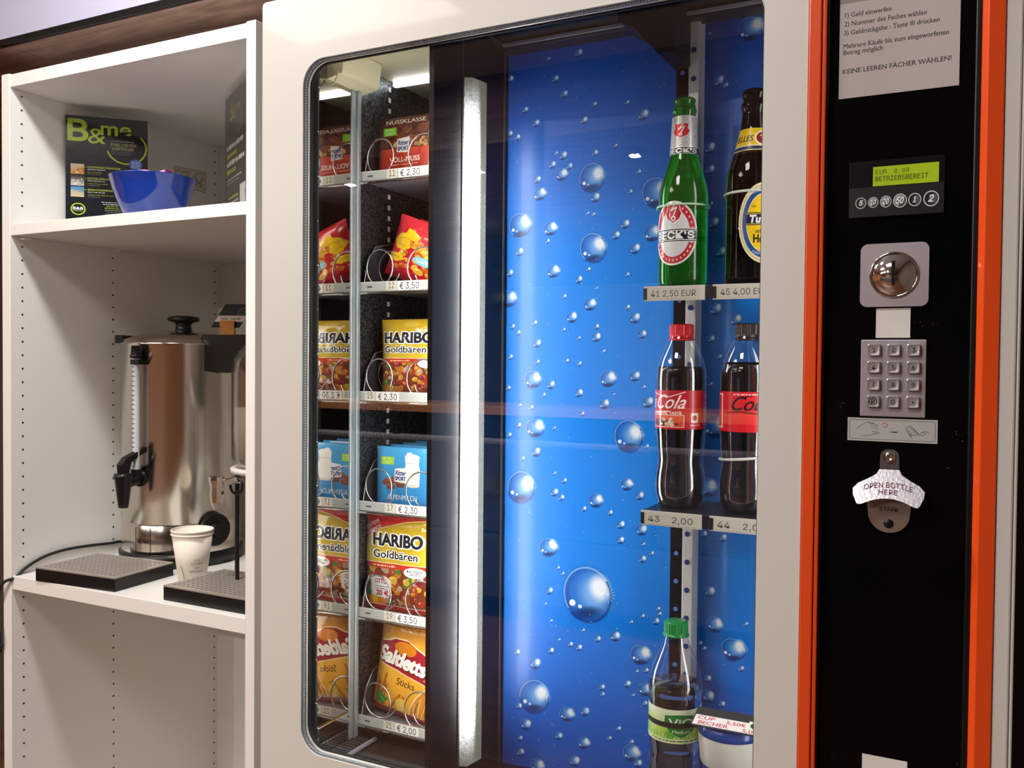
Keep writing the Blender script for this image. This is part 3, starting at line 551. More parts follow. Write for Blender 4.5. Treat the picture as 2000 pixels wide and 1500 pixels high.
M_zinc = mat('plain_zinc', '#a4adaf', .4, .7, var=.14, scale=130)
M_wire = mat('spiral_wire', '#cbc8c2', .25, 1, var=.03)
M_key = mat('brushed_key_metal', '#c9c5cb', .3, .7, var=.08, scale=200)
M_paper = mat('white_paper', '#e9e8e4', .7, var=.01)
def galv():
    m = mat('galvanised_sheet', '#8b8f92', .38, .85, var=0); N = m.node_tree.nodes; L = m.node_tree.links
    tc = N['Texture Coordinate']; v = N.new('ShaderNodeTexVoronoi'); v.inputs['Scale'].default_value = 420; n = N.new('ShaderNodeTexNoise'); n.inputs['Scale'].default_value = 300; n.inputs['Detail'].default_value = 5
    L.new(tc.outputs['Object'], v.inputs[0]); L.new(tc.outputs['Object'], n.inputs[0])
    mx = N.new('ShaderNodeMath'); mx.operation = 'MULTIPLY'; L.new(v.outputs['Color'], mx.inputs[0]); L.new(n.outputs[0], mx.inputs[1])
    r = N.new('ShaderNodeValToRGB'); r.color_ramp.elements[0].position = .12; r.color_ramp.elements[0].color = (*hexc('#2a2d30'), 1); r.color_ramp.elements[1].position = .62; r.color_ramp.elements[1].color = (*hexc('#8f989c'), 1)
    L.new(mx.outputs[0], r.inputs[0]); L.new(r.outputs[0], N['Principled BSDF'].inputs['Base Color']); return m
M_galv = galv()
def woodmat(name, a, b, rough=.5, sc=(1, 9, 9), knots=True):
    m = mat(name, a, rough, var=0); N = m.node_tree.nodes; L = m.node_tree.links; tc = N['Texture Coordinate']
    mp = N.new('ShaderNodeMapping'); mp.inputs['Scale'].default_value = sc; L.new(tc.outputs['Object'], mp.inputs[0])
    n = N.new('ShaderNodeTexNoise'); n.inputs['Scale'].default_value = 2.2; n.inputs['Detail'].default_value = 9; n.inputs['Roughness'].default_value = .68; n.inputs['Distortion'].default_value = .8; L.new(mp.outputs[0], n.inputs[0])
    r = N.new('ShaderNodeValToRGB'); r.color_ramp.elements[0].position = .3; r.color_ramp.elements[0].color = (*hexc(b), 1); r.color_ramp.elements[1].position = .72; r.color_ramp.elements[1].color = (*hexc(a), 1)
    L.new(n.outputs[0], r.inputs[0]); out = r.outputs[0]
    if knots:
        mp2 = N.new('ShaderNodeMapping'); mp2.inputs['Scale'].default_value = (5, 16, 16); L.new(tc.outputs['Object'], mp2.inputs[0])
        v = N.new('ShaderNodeTexVoronoi'); v.inputs['Scale'].default_value = 1.4; L.new(mp2.outputs[0], v.inputs[0])
        k = N.new('ShaderNodeMapRange'); k.inputs[1].default_value = .05; k.inputs[2].default_value = .16; k.inputs[3].default_value = .12; k.inputs[4].default_value = 1; L.new(v.outputs['Distance'], k.inputs[0])
        x = N.new('ShaderNodeMix'); x.data_type = 'RGBA'; x.blend_type = 'MULTIPLY'; x.inputs[0].default_value = 1; L.new(out, x.inputs[6]); L.new(k.outputs[0], x.inputs[7]); out = x.outputs[2]
    L.new(out, N['Principled BSDF'].inputs['Base Color']); return m
M_rustic = woodmat('rustic_brown_wood', '#c4a596', '#6b5147')
M_counter = woodmat('orange_beech_wood', '#e0a272', '#c07c4a', .35, (2, 14, 14), False)
M_block = woodmat('pale_oak_block', '#c98a3c', '#a8681f', .5, (30, 8, 30), False)
M_floor = woodmat('brown_plank_floor', '#7a5238', '#43291a', .35, (2, 10, 1), False)

# ------------------------------------------------------------------ the room
X0, X1, Y0, Y1 = -6.2, .9, -5.4, 2.06
struct('floor', MB().box(X0, X1, Y0, Y1, -.05, 0), M_floor, 'brown plank floor of the room')
ceiling = struct('ceiling', MB().box(X0, X1, Y0, Y1, CEIL, CEIL+.05), mat('ceiling_white', '#e6e4e6', .8, var=.01), 'white ceiling above the cabinet and the machine')
M_wdark = mat('dark_wall', '#4b423d', .7, var=.06, scale=3)
struct('wall_back', MB().box(X0, X1, Y1, Y1+.1, 0, CEIL), M_wdark, 'dark wall behind the cabinet and the machine')
struct('wall_left', MB().box(X0-.1, X0, Y0, Y1, 0, CEIL), M_counter, 'orange wood wall at the left end of the room')
struct('wall_right', MB().box(X1, X1+.1, Y0, Y1, 0, CEIL), mat('taupe_room_wall', '#6e6258', .7, var=.03, scale=2), 'taupe wall at the right end of the room')
wf = struct('wall_front', MB().box(X0, X1, Y0-.1, Y0, 0, CEIL), mat('brown_room_wall', '#6b574c', .6, var=.08, scale=2), 'brown wall across the room, seen only in reflections')
stuff_ = obj('wall_panel', MB().box(-3.6, -2.3, Y0, Y0+.03, .9, 2.05), mat('pale_wall_panel', '#d8d6dc', .6, var=.02), wf)
obj('ceiling_panel', MB().box(X0, X1, Y0, -1.9, 2.42, CEIL), M_rustic, ceiling)
ZS = H+.728
bulk = struct('wall_bulkhead', MB().box(X0, X1, 1.352, Y1, ZS+.012, CEIL), mat('bulkhead_paint', '#aeaabf', .75, var=.02, scale=8), 'pale bulkhead above the tall cabinet')
obj('soffit_board', MB().box(X0, -2.034, 1.352, Y1, ZS, ZS+.012), M_rustic, bulk, bevel=.0015)
obj('soffit_board', MB().box(-2.030, X1, 1.352, Y1, ZS, ZS+.012), M_rustic, bulk, bevel=.0015)
struct('trim_1', MB().box(X0, X1, 1.342, 1.352, ZS+.001, ZS+.017), M_black, 'thin black edge strip along the brown soffit', .001)

def ceiling_lamp(x, y, s, p=None):
    t = thing('ceiling_lamp', p, 'lamp', (x, y, CEIL), 'ceiling panel lamps')
    m = MB(); a, b = s/2, s/2+.03
    for q in ((-b, -a, -b, b), (a, b, -b, b), (-a, a, -b, -a), (-a, a, a, b)): m.box(x+q[0], x+q[1], y+q[2], y+q[3], CEIL-.022, CEIL)
    obj('lamp_frame', m, M_edge, t); return t
ceiling_lamp(-1.30, .77, .22, 'small square ceiling lamp nearest the tall cabinet'); ceiling_lamp(-.75, -.35, .52, 'square ceiling panel lamp in front of the vending machine'); ceiling_lamp(-2.2, -.75, .82, 'largest square ceiling panel, added for unseen fill light in the room')
M_bulb = mat('lit_spot_bulb', (1, 1, 1), .5, var=0, emit=60, ecol=(1, .9, .78))
def spot(x, y, lb):
    z = 2.42; t = thing('spot_lamp', lb+' of the four round spot lamps under the wooden ceiling', 'lamp', (x, y, z), 'round spot lamps across the room')
    obj('lamp_ring', MB().lathe((x, y, z), [(.055, 0), (.055, -.03), (.042, -.032), (.042, -.004)], 20), M_chrome, t)
    for k in range(4):
        a = k*PI/2+.4; obj('bulb', MB().lathe((x+.02*math.cos(a), y+.02*math.sin(a), z-.012), [(.0, .008), (.012, .004), (.012, -.004), (.0, -.010)], 10), M_bulb, t)
for x, lb in ((-4.1, 'leftmost'), (-3.25, 'second from the left'), (-2.4, 'third from the left'), (-1.52, 'rightmost')): spot(x, -2.3, lb)
ct = thing('bar_counter', 'long bar counter with an orange wood top, mirrored in the machine glass', 'counter', (-3.0, -3.4, 0))
obj('counter_top', MB().box(-6.0, -.6, -3.75, -3.15, 1.03, 1.085), M_counter, ct, bevel=.004)
obj('counter_body', MB().box(-5.9, -.7, -3.7, -3.25, 0, 1.03), mat('dark_counter_front', '#2c2623', .5, var=.1), ct)
bn = thing('padded_bench', 'grey padded bench back in front of the bar counter', 'bench', (-3.0, -2.3, 0))
M_grey = mat('grey_upholstery', '#77747c', .7, var=.08, scale=20, bump=.1)
for k in range(6): obj('back_cushion', MB().box(-5.4+k*.8, -4.62+k*.8, -2.45, -2.32, .45, .95), M_grey, bn, bevel=.02)
obj('bench_seat', MB().box(-5.4, -.6, -2.95, -2.32, .1, .45), M_grey, bn, bevel=.02)

# ------------------------------------------------------------------ tall open cabinet
cb = thing('shelf_cabinet', 'tall white open cabinet with two shelves, left of the vending machine', 'cabinet', (-1.66, 1.68, 0))
CF, CBK = 1.350, 2.003
obj('side_panel', MB().box(-2.0565, -2.027, CF, 2.015, 0, H+.666), M_white, cb, bevel=.0012)
obj('side_panel', MB().box(-1.292, -1.2675, CF, 2.015, 0, H+.666), M_white, cb, bevel=.0012)
obj('top_panel', MB().box(-2.027, -1.292, CF+.002, CBK, H+.6345, H+.664), M_white, cb, bevel=.001)
obj('bottom_panel', MB().box(-2.027, -1.292, CF+.002, CBK, .06, .085), M_white, cb, bevel=.001)
obj('plinth', MB().box(-2.027, -1.292, CF+.03, CF+.045, 0, .06), M_white, cb)
obj('back_panel', MB().box(-2.027, -1.292, CBK, CBK+.006, 0, H+.664), M_white, cb)
obj('shelf', MB().box(-2.0255, -1.2935, CF+.002, CBK-.002, H+.2885, H+.315), M_white, cb, bevel=.001)
SH = H-.515
obj('shelf', MB().box(-2.0255, -1.2935, CF+.002, CBK-.002, SH-.032, SH), M_white, cb, bevel=.001)
hl = MB()
for y in (1.3805, 1.634, 1.990):
    for k in range(-62, 38):
        z = H+.2655+.0322*(k-11)
        if .12 < z < H+.62 and not (H+.27 < z < H+.33) and not (SH-.045 < z < SH+.012):
            hl.cyl((-2.0275, y, z), (-2.0266, y, z), .0026, seg=8); hl.cyl((-1.2925, y, z), (-1.2916, y, z), .0026, seg=8) if y < 1.5 else None
o = obj('peg_hole', hl, M_hole, cb); stuff(o); o['label'] = 'rows of small dark peg holes'
for zz in (H+.2885, SH-.032):
    for y in (1.3805, 1.634, 1.985):
        for x, s in ((-2.027, 1), (-1.292, -1)):
            obj('shelf_pin', MB().box(min(x, x+s*.020), max(x, x+s*.020), y-.008, y+.008, zz-.0075, zz), M_edge, cb, bevel=.001)
mi = pmat('printed_assembly_label', art_instr(), .6)
a = [Vector((-2.0266, y, H+z)) for y, z in ((1.838, .494), (1.955, .489), (1.955, .552), (1.838, .548))]
obj('printed_label', MB().quad(a[0], a[1], a[2], a[3]).add([p+Vector((-.0004, 0, 0)) for p in a], [(3, 2, 1, 0)]), mi, cb)

# ------------------------------------------------------------------ things in the cabinet
US = H+.315
def standsign(name, label, p0, p1, h, art, mname, cat):
    """printed sheet in a clear upright holder; p0 -> p1 is its foot on the shelf"""
    p0, p1 = Vector((*p0, US)), Vector((*p1, US)); t = thing(name, label, cat, (p0+p1)/2); d = (p1-p0).normalized(); n = Vector((d.y, -d.x, 0)); w = (p1-p0).length
    def q(x, z, k): return p0+d*x+Vector((0, 0, z))+n*k
    m = MB().quad(q(.002, .004, .0015), q(w-.002, .004, .0015), q(w-.002, h-.004, .0015), q(.002, h-.004, .0015)); b = MB()
    m.quad(q(w-.002, .004, .0008), q(.002, .004, .0008), q(.002, h-.004, .0008), q(w-.002, h-.004, .0008))
    obj('printed_sheet', m, pmat(mname, art, .25, coat=.4), t)
    vs = [q(x, z, k) for z in (0, h) for k in (.0030, .0016) for x in (0, w)]
    b.add(vs, [(0, 2, 3, 1), (4, 5, 7, 6), (0, 1, 5, 4), (2, 6, 7, 3), (0, 4, 6, 2), (1, 3, 7, 5)])
    obj('clear_holder', b, M_clear, t)
    m = MB().add([q(x, z, k) for z in (0, .004) for k in (.014, -.05) for x in (0, w)], [(0, 2, 3, 1), (4, 5, 7, 6), (0, 1, 5, 4), (2, 6, 7, 3), (0, 4, 6, 2), (1, 3, 7, 5)])
    obj('holder_foot', m, M_clear, t); return t
M_clear = clearmat('clear_acrylic', (.97, .97, .97), .03, .6)
standsign('advert_stand', 'black poster with large green lettering standing behind the blue bowl', (-2.018, 1.487), (-1.880, 1.622), .292, art_poster(), 'poster_print', 'sign')
standsign('advert_stand', 'greyish poster seen at a slant beside the right cabinet wall', (-1.578, 1.583), (-1.408, 1.475), .296, art_sign(), 'slanted_poster_print', 'sign')
# blue bowl
bc = (-1.695, 1.475, US); M_bowl = mat('glossy_blue_plastic', '#15358c', .12, var=.02, coat=.5)
bowl = thing('bowl', 'glossy blue plastic bowl of sweets on the upper shelf', 'bowl', bc)
obj('bowl_body', MB().lathe(bc, [(0, .001), (.050, .001), (.058, .004), (.073, .033), (.087, .072), (.0935, .098), (.095, .100), (.093, .101), (.085, .072), (.070, .034), (.053, .008), (0, .006)], 56), M_bowl, bowl)
M_sw = mat('pink_foil_wrapper', '#f0a3cf', .3, 0, var=.25, scale=90, coat=.5)
for k, (dx, dy, dz, rz, ry) in enumerate(((-.012, -.012, .112, .3, .10), (.026, .006, .110, -.3, -.08), (-.03, .03, .096, 1.0, .1), (.03, -.03, .092, .8, .1))):
    T = Matrix.Translation(Vector(bc)+Vector((dx, dy, dz))) @ Matrix.Rotation(rz, 4, 'Z') @ Matrix.Rotation(ry, 4, 'Y'); m = MB(T)
    prof = [(-.034, .009), (-.026, .0095), (-.020, .004), (-.014, .0095), (0, .011), (.014, .0095), (.020, .004), (.026, .0095), (.034, .009)]
    vs = [(x, r*math.cos(a)*1.15, r*math.sin(a)*(.75 if abs(x) < .021 else .25)) for x, r in prof for a in [2*PI*j/10 for j in range(10)]]
    m.add(vs, [(i*10+j, i*10+(j+1) % 10, (i+1)*10+(j+1) % 10, (i+1)*10+j) for i in range(len(prof)-1) for j in range(10)], 0, None, True)
    o = obj('wrapped_sweet', m, M_sw, None, loc=tuple(Vector(bc)+Vector((dx, dy, dz)))); tag(o, ('pink wrapped sweet lying highest at the middle of the bowl', 'pink wrapped sweet at the right of the heap in the bowl', 'pink wrapped sweet at the back of the heap in the bowl', 'pink wrapped sweet low at the front of the heap in the bowl')[k], 'sweet', 'pink sweets in the blue bowl')
# water boiler
UX, UY, UR = -1.846, 1.70, .147; FA = math.radians(7)
urn = thing('water_boiler', 'tall brushed steel hot water urn with a black tap and lid knob', 'urn', (UX, UY, SH))
def up(phi, r, z): return Vector((UX+r*math.sin(phi), UY-r*math.cos(phi), H+z))
obj('base_ring', MB().lathe((UX, UY, SH), [(.13, 0), (.152, .001), (.153, .030), (.148, .034), (.1, .034)], 64), M_black, urn)
obj('body', MB().lathe((UX, UY, SH), [(.1465, .032), (.1475, .036), (.1475, .102), (.1455, .105), (.1455, .109), (.147, .112), (.147, .548), (.1495, .552), (.1495, .557), (.146, .560), (.14, .561)], 72), M_steel, urn)
obj('lid', MB().lathe((UX, UY, SH), [(.146, .560), (.142, .566), (.10, .580), (.05, .588), (0, .589)], 64), M_steel, urn)
obj('lid_rim', MB().lathe((UX, UY, SH), [(.1500, .560), (.1535, .563), (.1535, .573), (.148, .577), (.130, .577), (.126, .572)], 48, a0=math.radians(0), a1=math.radians(205)), M_black, urn)
obj('lid_knob', MB().lathe((UX+.005, UY, SH), [(0, .586), (.03, .586), (.021, .592), (.019, .606), (.024, .612), (.038, .616), (.0405, .620), (.038, .626), (.022, .629), (0, .630)], 40), M_black, urn)
m = MB(); P = [(-.075, 0), (.06, 0), (.078, -.022), (.078, -.034), (.02, -.034), (-.02, -.095), (-.085, -.088), (-.098, -.03)]
m.prism([(UX+.205+p[0], SH+.578+p[1]) for p in P], lambda p, k: (p[0], UY-.055+k*.095, p[1]))
obj('carry_handle', m, M_black, urn, bevel=.006)
m = MB(); P = [up(math.radians(a), r, .055) for r, a in ((.142, -72), (.160, -68), (.168, -58), (.162, -46), (.142, -40))]
m.prism([(p.x, p.y) for p in P], lambda p, k: (p[0], p[1], SH+.577-.020*k)); obj('carry_handle', m, M_black, urn, bevel=.004)
# sight tube and tap
sg = up(FA, .163, 0)
st = obj('sight_tube', MB().cyl((sg.x, sg.y, H-.275), (sg.x, sg.y, H+.005), .0085, seg=18), mat('white_sight_tube', '#c9ccd6', .12, var=.05, coat=.6), urn)
m = MB()
for k in range(22): m.box(sg.x-.005, sg.x+.003, sg.y-.0092, sg.y-.0084, H-.26+k*.0115, H-.2585+k*.0115)
stuff(obj('scale_mark', m, M_black, st))
tb = up(FA, .150, .004)
obj('tube_cap', MB().lathe((sg.x, sg.y, H), [(0, .034), (.011, .034), (.0125, .012), (.0145, .010), (.0145, .004), (.011, .003)], 20).box(min(sg.x, tb.x)-.007, max(sg.x, tb.x)+.02, sg.y-.010, sg.y+.02, H-.012, H+.0), M_black, urn)
t0, t1, t2 = up(FA, .143, -.292), up(FA, .205, -.300), up(FA, .228, -.3)
tap = obj('tap', MB().cyl(t0, t1, .0125, seg=20).cyl(up(FA, .146, -.292), up(FA, .156, -.2935), .021, .019, seg=24).cyl((sg.x, sg.y, H-.30), (sg.x, sg.y, H-.268), .0135, seg=18), M_black, urn)
obj('tap_nozzle', MB().lathe((t1.x, t1.y, t1.z), [(0, .028), (.021, .026), (.0225, .018), (.020, .012), (.0185, .0), (.013, -.045), (.0115, -.056), (.009, -.056), (.009, -.04)], 24), M_black, tap)
d = (up(FA, 1, 0)-up(FA, 0, 0)).normalized(); s_ = Vector((-d.y, d.x, 0)); m = MB(); P = [(-.010, .024), (.010, .024), (.013, .048), (-.004, .064), (-.062, .083), (-.066, .074), (-.018, .052)]
m.prism(P, lambda p, k: t1-d*-p[0]+s_*(.008-.016*k)+Vector((0, 0, p[1]))); obj('tap_lever', m, M_black, tap, bevel=.003)
# print and dial on the body
def onbody(txt, phi, z, h, name, wd=None):
    V, T_, w = glyphs(txt, 0, 'i'); k = (wd/(w*h)) if wd else 1; R_ = .1482
    m = MB(); m.add([up(phi+(x-w/2)*h*k/R_, R_, z+y*h) for x, y in V], [tuple(t) for t in T_]); return m
m = onbody('METRO', math.radians(9), -.452, .0095, 'x', .036); m2 = onbody('PROFESSIONAL', math.radians(9), -.479, .004, 'x', .038)
m.add(m2.v, m2.f)
P = [(-.022, -.415), (.022, -.415), (.022, -.488), (0, -.497), (-.022, -.488)]
for a, b in zip(P, P[1:]+P[:1]): m.tube([up(math.radians(9)+p[0]/.1482, .1483, p[1]) for p in (a, b)], .0005, 5)
for t_, z in (('HEATING', -.425), ('READY', -.468)):
    q = onbody(t_, math.radians(42), z, .005, 'x', .022); m.add(q.v, q.f)
o = stuff(obj('printed_marking', m, M_black, urn))
dp = math.radians(78); a = up(dp, .146, -.425); b = up(dp, .158, -.425)
obj('temperature_dial', MB().cyl(a, b, .042, .040, seg=36).cyl(b, b+(b-a)*1.2, .020, .017, seg=24), M_black, urn, bevel=.001)
cd = [Vector((-1.985, 1.70, SH+.03))]+[axp(u, v, -2.0215) for u, v in ((238, 1057), (215, 1061), (180, 1065), (140, 1071), (105, 1080), (75, 1093), (48, 1111), (30, 1128))]
cd += [Vector((-2.034, 1.338, SH-.012)), Vector((-2.052, 1.337, SH-.035)), Vector((-2.066, 1.337, SH-.075)), Vector((-2.062, 1.338, SH-.115)), Vector((-2.056, 1.339, SH-.135)), Vector((-2.0535, 1.340, SH-.155)), Vector((-2.058, 1.340, SH-.175)), Vector((-2.070, 1.345, SH-.19)), Vector((-2.08, 1.38, SH-.21)), Vector((-2.08, 1.40, .12))]
def smooth_path(P, n=6):
    out = []
    for i in range(len(P)-1):
        a, b, c, e = P[max(i-1, 0)], P[i], P[i+1], P[min(i+2, len(P)-1)]
        for k in range(n):
            t = k/n; out.append(.5*((2*b)+(c-a)*t+(2*a-5*b+4*c-e)*t*t+(3*b-a-3*c+e)*t**3))
    return out+[P[-1]]
o = obj('power_cord', MB().tube(smooth_path(cd), .0038, 8), M_rubber, urn); o['label'] = 'black power cord running out over the cabinet side'
# card in a wooden block, standing on the carry handle
bk = Vector((UX+.172, UY-.012, SH+.578))
ch = thing('card_holder', 'small oak block holding a black card, standing on the urn handle', 'card holder', bk)
obj('wooden_block', MB(Matrix.Translation(bk) @ Matrix.Rotation(math.radians(38), 4, 'Z')).box(-.017, .017, -.017, .017, 0, .036), M_block, ch, bevel=.001)
c0 = bk+Vector((0, -.002, .024)); r_ = Vector((.93, .36, 0)).normalized(); u_ = (Vector((.42, .10, .60))).normalized(); n_ = r_.cross(u_).normalized()
q = [c0+r_*x+u_*y for x, y in ((-.040, -.006), (.035, -.006), (.035, .066), (-.040, .066))]
m = MB().quad(*[p+n_*.0006 for p in q]).quad(q[1], q[0], q[3], q[2]); obj('name_card', m, pmat('name_card_print', art_tag(), .5), ch)
# drip trays
def drip_tray(c, rz, label):
    T = Matrix.Translation(Vector((*c, SH))) @ Matrix.Rotation(rz, 4, 'Z'); t = thing('drip_tray', label, 'tray', (*c, SH), 'perforated drip trays'); w, d, h = .123, .088, .032
    m = MB(T)
    for q in ((-w, w, -d, -d+.003), (-w, w, d-.003, d), (-w, -w+.003, -d+.003, d-.003), (w-.003, w, -d+.003, d-.003)): m.box(*q, 0, h-.003)
    m.box(-w+.003, w-.003, -d+.003, d-.003, .001, .004); obj('tray_base', m, M_black, t, bevel=.0008)
    g = MB(T); nx, ny = 17, 12; cx, cy = (2*w-.020)/nx, (2*d-.020)/ny; zt, zb = h, h-.002
    for i in range(nx):
        for j in range(ny):
            x, y = -w+.010+(i+.5)*cx, -d+.010+(j+.5)*cy; O = [(x-cx/2, y-cy/2), (x, y-cy/2), (x+cx/2, y-cy/2), (x+cx/2, y), (x+cx/2, y+cy/2), (x, y+cy/2), (x-cx/2, y+cy/2), (x-cx/2, y)]
            k = .45; h_ = .19; I = [(x-cx*h_, y-cy*h_), (x, y-cy*k), (x+cx*h_, y-cy*h_), (x+cx*k, y), (x+cx*h_, y+cy*h_), (x, y+cy*k), (x-cx*h_, y+cy*h_), (x-cx*k, y)]
            vs = [(*p, zt) for p in O]+[(*p, zt) for p in I]+[(*p, zb) for p in I]
            g.add(vs, [(a, (a+1) % 8, 8+(a+1) % 8, 8+a) for a in range(8)]+[(8+a, 8+(a+1) % 8, 16+(a+1) % 8, 16+a) for a in range(8)])
    for q in ((-w, w, -d, -d+.010), (-w, w, d-.010, d), (-w, -w+.010, -d+.010, d-.010), (w-.010, w, -d+.010, d-.010)): g.box(*q, zb-.001, zt)
    o = obj('perforated_grate', g, M_grate, t); return t
M_grate = mat('grey_steel_grate', '#a89f97', .38, .35, var=.1, scale=20)
drip_tray((-1.818, 1.444), math.radians(4), 'black drip tray with perforated steel top under the urn tap')
drip_tray((-1.4225, 1.460), math.radians(0), 'black perforated drip tray beside the paper cups, cut off by the cabinet side')
# paper cups
def cup(c, dz, label):
    t = thing('paper_cup', label, 'cup', (c[0], c[1], SH+dz), 'nested paper cups'); z = SH+dz
    obj('cup_wall', MB().lathe((c[0], c[1], z), [(0, .006), (.029, .006), (.029, .001), (.030, .0), (.0455, .114), (.0445, .114), (.0285, .008), (0, .0075)], 48), M_cup, t)
    obj('rolled_rim', MB().tube([(c[0]+.0462*math.cos(a), c[1]+.0462*math.sin(a), z+.114) for a in [2*PI*k/48 for k in range(48)]], .0021, 8, closed=True), M_cup, t); return t
M_cup = mat('cream_paperboard', '#e8dfd2', .6, var=.02, scale=20); CC = (-1.612, 1.515)
c1 = cup(CC, 0, 'cream paper cup with green print, lower of the nested pair'); c2 = cup(CC, .0085, 'cream paper cup nested on top of the other, by the drip trays')
m = MB()
def oncup(txt, phi, z, h, wd):
    V, T_, w = glyphs(txt, 0, 'i'); k = wd/(w*h)
    return MB().add([Vector((CC[0]+(R_ := .0303+.1362*(z+y*h))*math.sin(phi+(x-w/2)*h*k/R_), CC[1]-R_*math.cos(phi+(x-w/2)*h*k/R_), SH+z+y*h)) for x, y in V], [tuple(t) for t in T_])
for i, (t_, w) in enumerate((('it is', .012), ('PLANT BASED', .026), ('and', .008), ('RECYCLABLE', .030))):
    q = oncup(t_, math.radians(62), .056-i*.009, .0045, w); m.add(q.v, q.f)
m.tube([(CC[0]+r*math.sin(p), CC[1]-r*math.cos(p), SH+z) for p, z, r in [(math.radians(2+k*2.2), .046-.0042*k-.00012*k*k, .0305+.137*(.046-.0042*k)) for k in range(11)]], .0006, 5)
stuff(obj('printed_marking', m, mat('olive_print', '#7d8a70', .7, var=0), c1))
# drinks dispenser
DX, DY, DR = -1.42, 1.58, .095
ds = thing('drinks_dispenser', 'ribbed glass drinks dispenser on a black wire stand, half hidden by the cabinet side', 'dispenser', (DX, DY, SH))
n = 96; prof = [(.05, -.242), (.085, -.240), (.0935, -.228), (.095, -.215), (.095, -.03), (.093, -.004), (.084, .018), (.070, .032), (.062, .036)]
vs = []; 
for r, z in prof:
    for j in range(n):
        rr = r+(.0016*(j % 2) if -.225 < z < .0 else 0); vs.append((DX+rr*math.cos(2*PI*j/n), DY+rr*math.sin(2*PI*j/n), H+z))
m = MB(); m.add(vs, [(i*n+j, i*n+(j+1) % n, (i+1)*n+(j+1) % n, (i+1)*n+j) for i in range(len(prof)-1) for j in range(n)], 0, None, True)
jar = obj('glass_jar', m, clearmat('ribbed_jar_glass', (.80, .80, .78), .30, .9, .15), ds)
obj('juice', MB().lathe((DX, DY, H), [(0, -.238), (.084, -.236), (.091, -.222), (.0915, -.105), (0, -.105)], 48), mat('pale_drink', '#a8a698', .15, var=.1, coat=.3), ds)
obj('jar_lid', MB().lathe((DX, DY, H), [(.064, .034), (.066, .038), (.066, .050), (.04, .056), (0, .057)], 48), M_chrome, ds)
obj('stand_ring', MB().lathe((DX, DY, H), [(.06, -.252), (.099, -.252), (.099, -.241), (.06, -.241)], 48), mat('white_ring', '#d5d2cb', .4), ds)
for k in range(4):
    a = math.radians((195, 255, 345, 75)[k]); x, y = DX+.097*math.cos(a), DY+.097*math.sin(a); obj('stand_leg', MB().cyl((x, y, SH), (x, y, H-.252), .0045, seg=10), M_black, ds)
fx, fy = DX-.045, DY-.135
tp = obj('tap', MB().lathe((fx, fy, H-.262), [(0, .012), (.0165, .010), (.0175, .002), (.0135, -.014), (.0145, -.030), (.0125, -.046), (.0075, -.058), (.0055, -.062), (0, -.062)], 8, smooth=False).cyl((fx+.004, fy+.01, H-.268), (DX-.02, DY-.085, H-.262), .008), mat('chromed_plastic', '#d9d3cb', .12, 1, var=.08, scale=40), ds)
obj('tap_washer', MB().tube([(DX-.024+.018*math.cos(a), DY-.098, H-.275+.018*math.sin(a)) for a in [2*PI*k/20 for k in range(20)]], .003, 6, closed=True), M_black, ds)
# ------------------------------------------------------------------ vending machine
mx0, mx1, MT = -.8797, .0335, H+.4885
vm = thing('vending_machine', 'cream vending machine with glass front, orange trim and black control panel', 'vending machine', (-.42, 1.4, 0))
obj('cabinet_body', MB().box(mx0, -.850, .985, 1.85, .06, MT).box(-.06, mx1, .985, 1.85, .06, MT).box(-.850, -.06, .985, 1.85, H+.470, MT).box(-.850, -.06, 1.82, 1.85, .06, H+.47).box(-.850, -.06, .985, 1.82, .06, H-.61), M_mach, vm, bevel=.004)
for x in (-.82, -.03):
    for y in (1.05, 1.78): obj('foot', MB().lathe((x, y, 0), [(.03, 0), (.03, .02), (.015, .025), (.015, .06)], 20, caps=True), M_rubber, vm)
GX0, GX1, GZ0, GZ1, GR = -.8085, -.2025, H-.529, H+.3995, .034
def ring_plate(outer, inner, y0, y1, mats, name, parent, bevel=0):
    bm = bmesh.new(); loops = []
    for P in (outer, inner):
        vs = [bm.verts.new((p[0], y0, p[1])) for p in P]; loops.append([bm.edges.new((vs[i], vs[(i+1) % len(vs)])) for i in range(len(vs))])
    bmesh.ops.triangle_fill(bm, edges=loops[0]+loops[1], use_beauty=True)
    bm.verts.ensure_lookup_table(); F = [f for f in bm.faces]; r = bmesh.ops.extrude_face_region(bm, geom=F)
    bmesh.ops.translate(bm, vec=(0, y1-y0, 0), verts=[v for v in r['geom'] if isinstance(v, bmesh.types.BMVert)])
    bmesh.ops.recalc_face_normals(bm, faces=bm.faces); m = MB(); bm.verts.index_update(); m.add([v.co for v in bm.verts], [tuple(v.index for v in f.verts) for f in bm.faces]); bm.free()
    return obj(name, m, mats, parent, bevel)
def grr(d, r=None): return rrect(GX0+d, GX1-d, GZ0+d, GZ1-d, max(GR-d, .004) if r is None else r, 10)
ring_plate(rrect(mx0, -.1585, .05, MT, .006, 4), grr(0), .950, .9706, M_mach, 'door_frame', vm, .003)
gk = ring_plate(grr(.0001), grr(.0008), .9512, .9585, M_gask, 'window_gasket', vm)
bd = MB(); P = grr(.0010); P = P+P[:1]; acc = 0
for a, b in zip(P[:-1], P[1:]):
    a, b = Vector((a[0], a[1])), Vector((b[0], b[1])); L_ = (b-a).length; q = acc
    while q < L_:
        c = a+(b-a)*(q/L_); c.x < GX1-.003 and bd.box(c.x-.0009, c.x+.0009, .9535, .9562, c.y-.0009, c.y+.0009); q += .0036
    acc = q-L_
o = obj('gasket_bead', bd, mat('grey_gasket_bead', '#aeb4b6', .4, var=.05), gk); stuff(o)
ring_plate(grr(.0001), grr(.0022), .9587, .9625, M_trim, 'chrome_trim', vm, .0008)
ring_plate(grr(.0001), grr(.0035), .9628, .9668, M_rubber, 'inner_seal', vm)
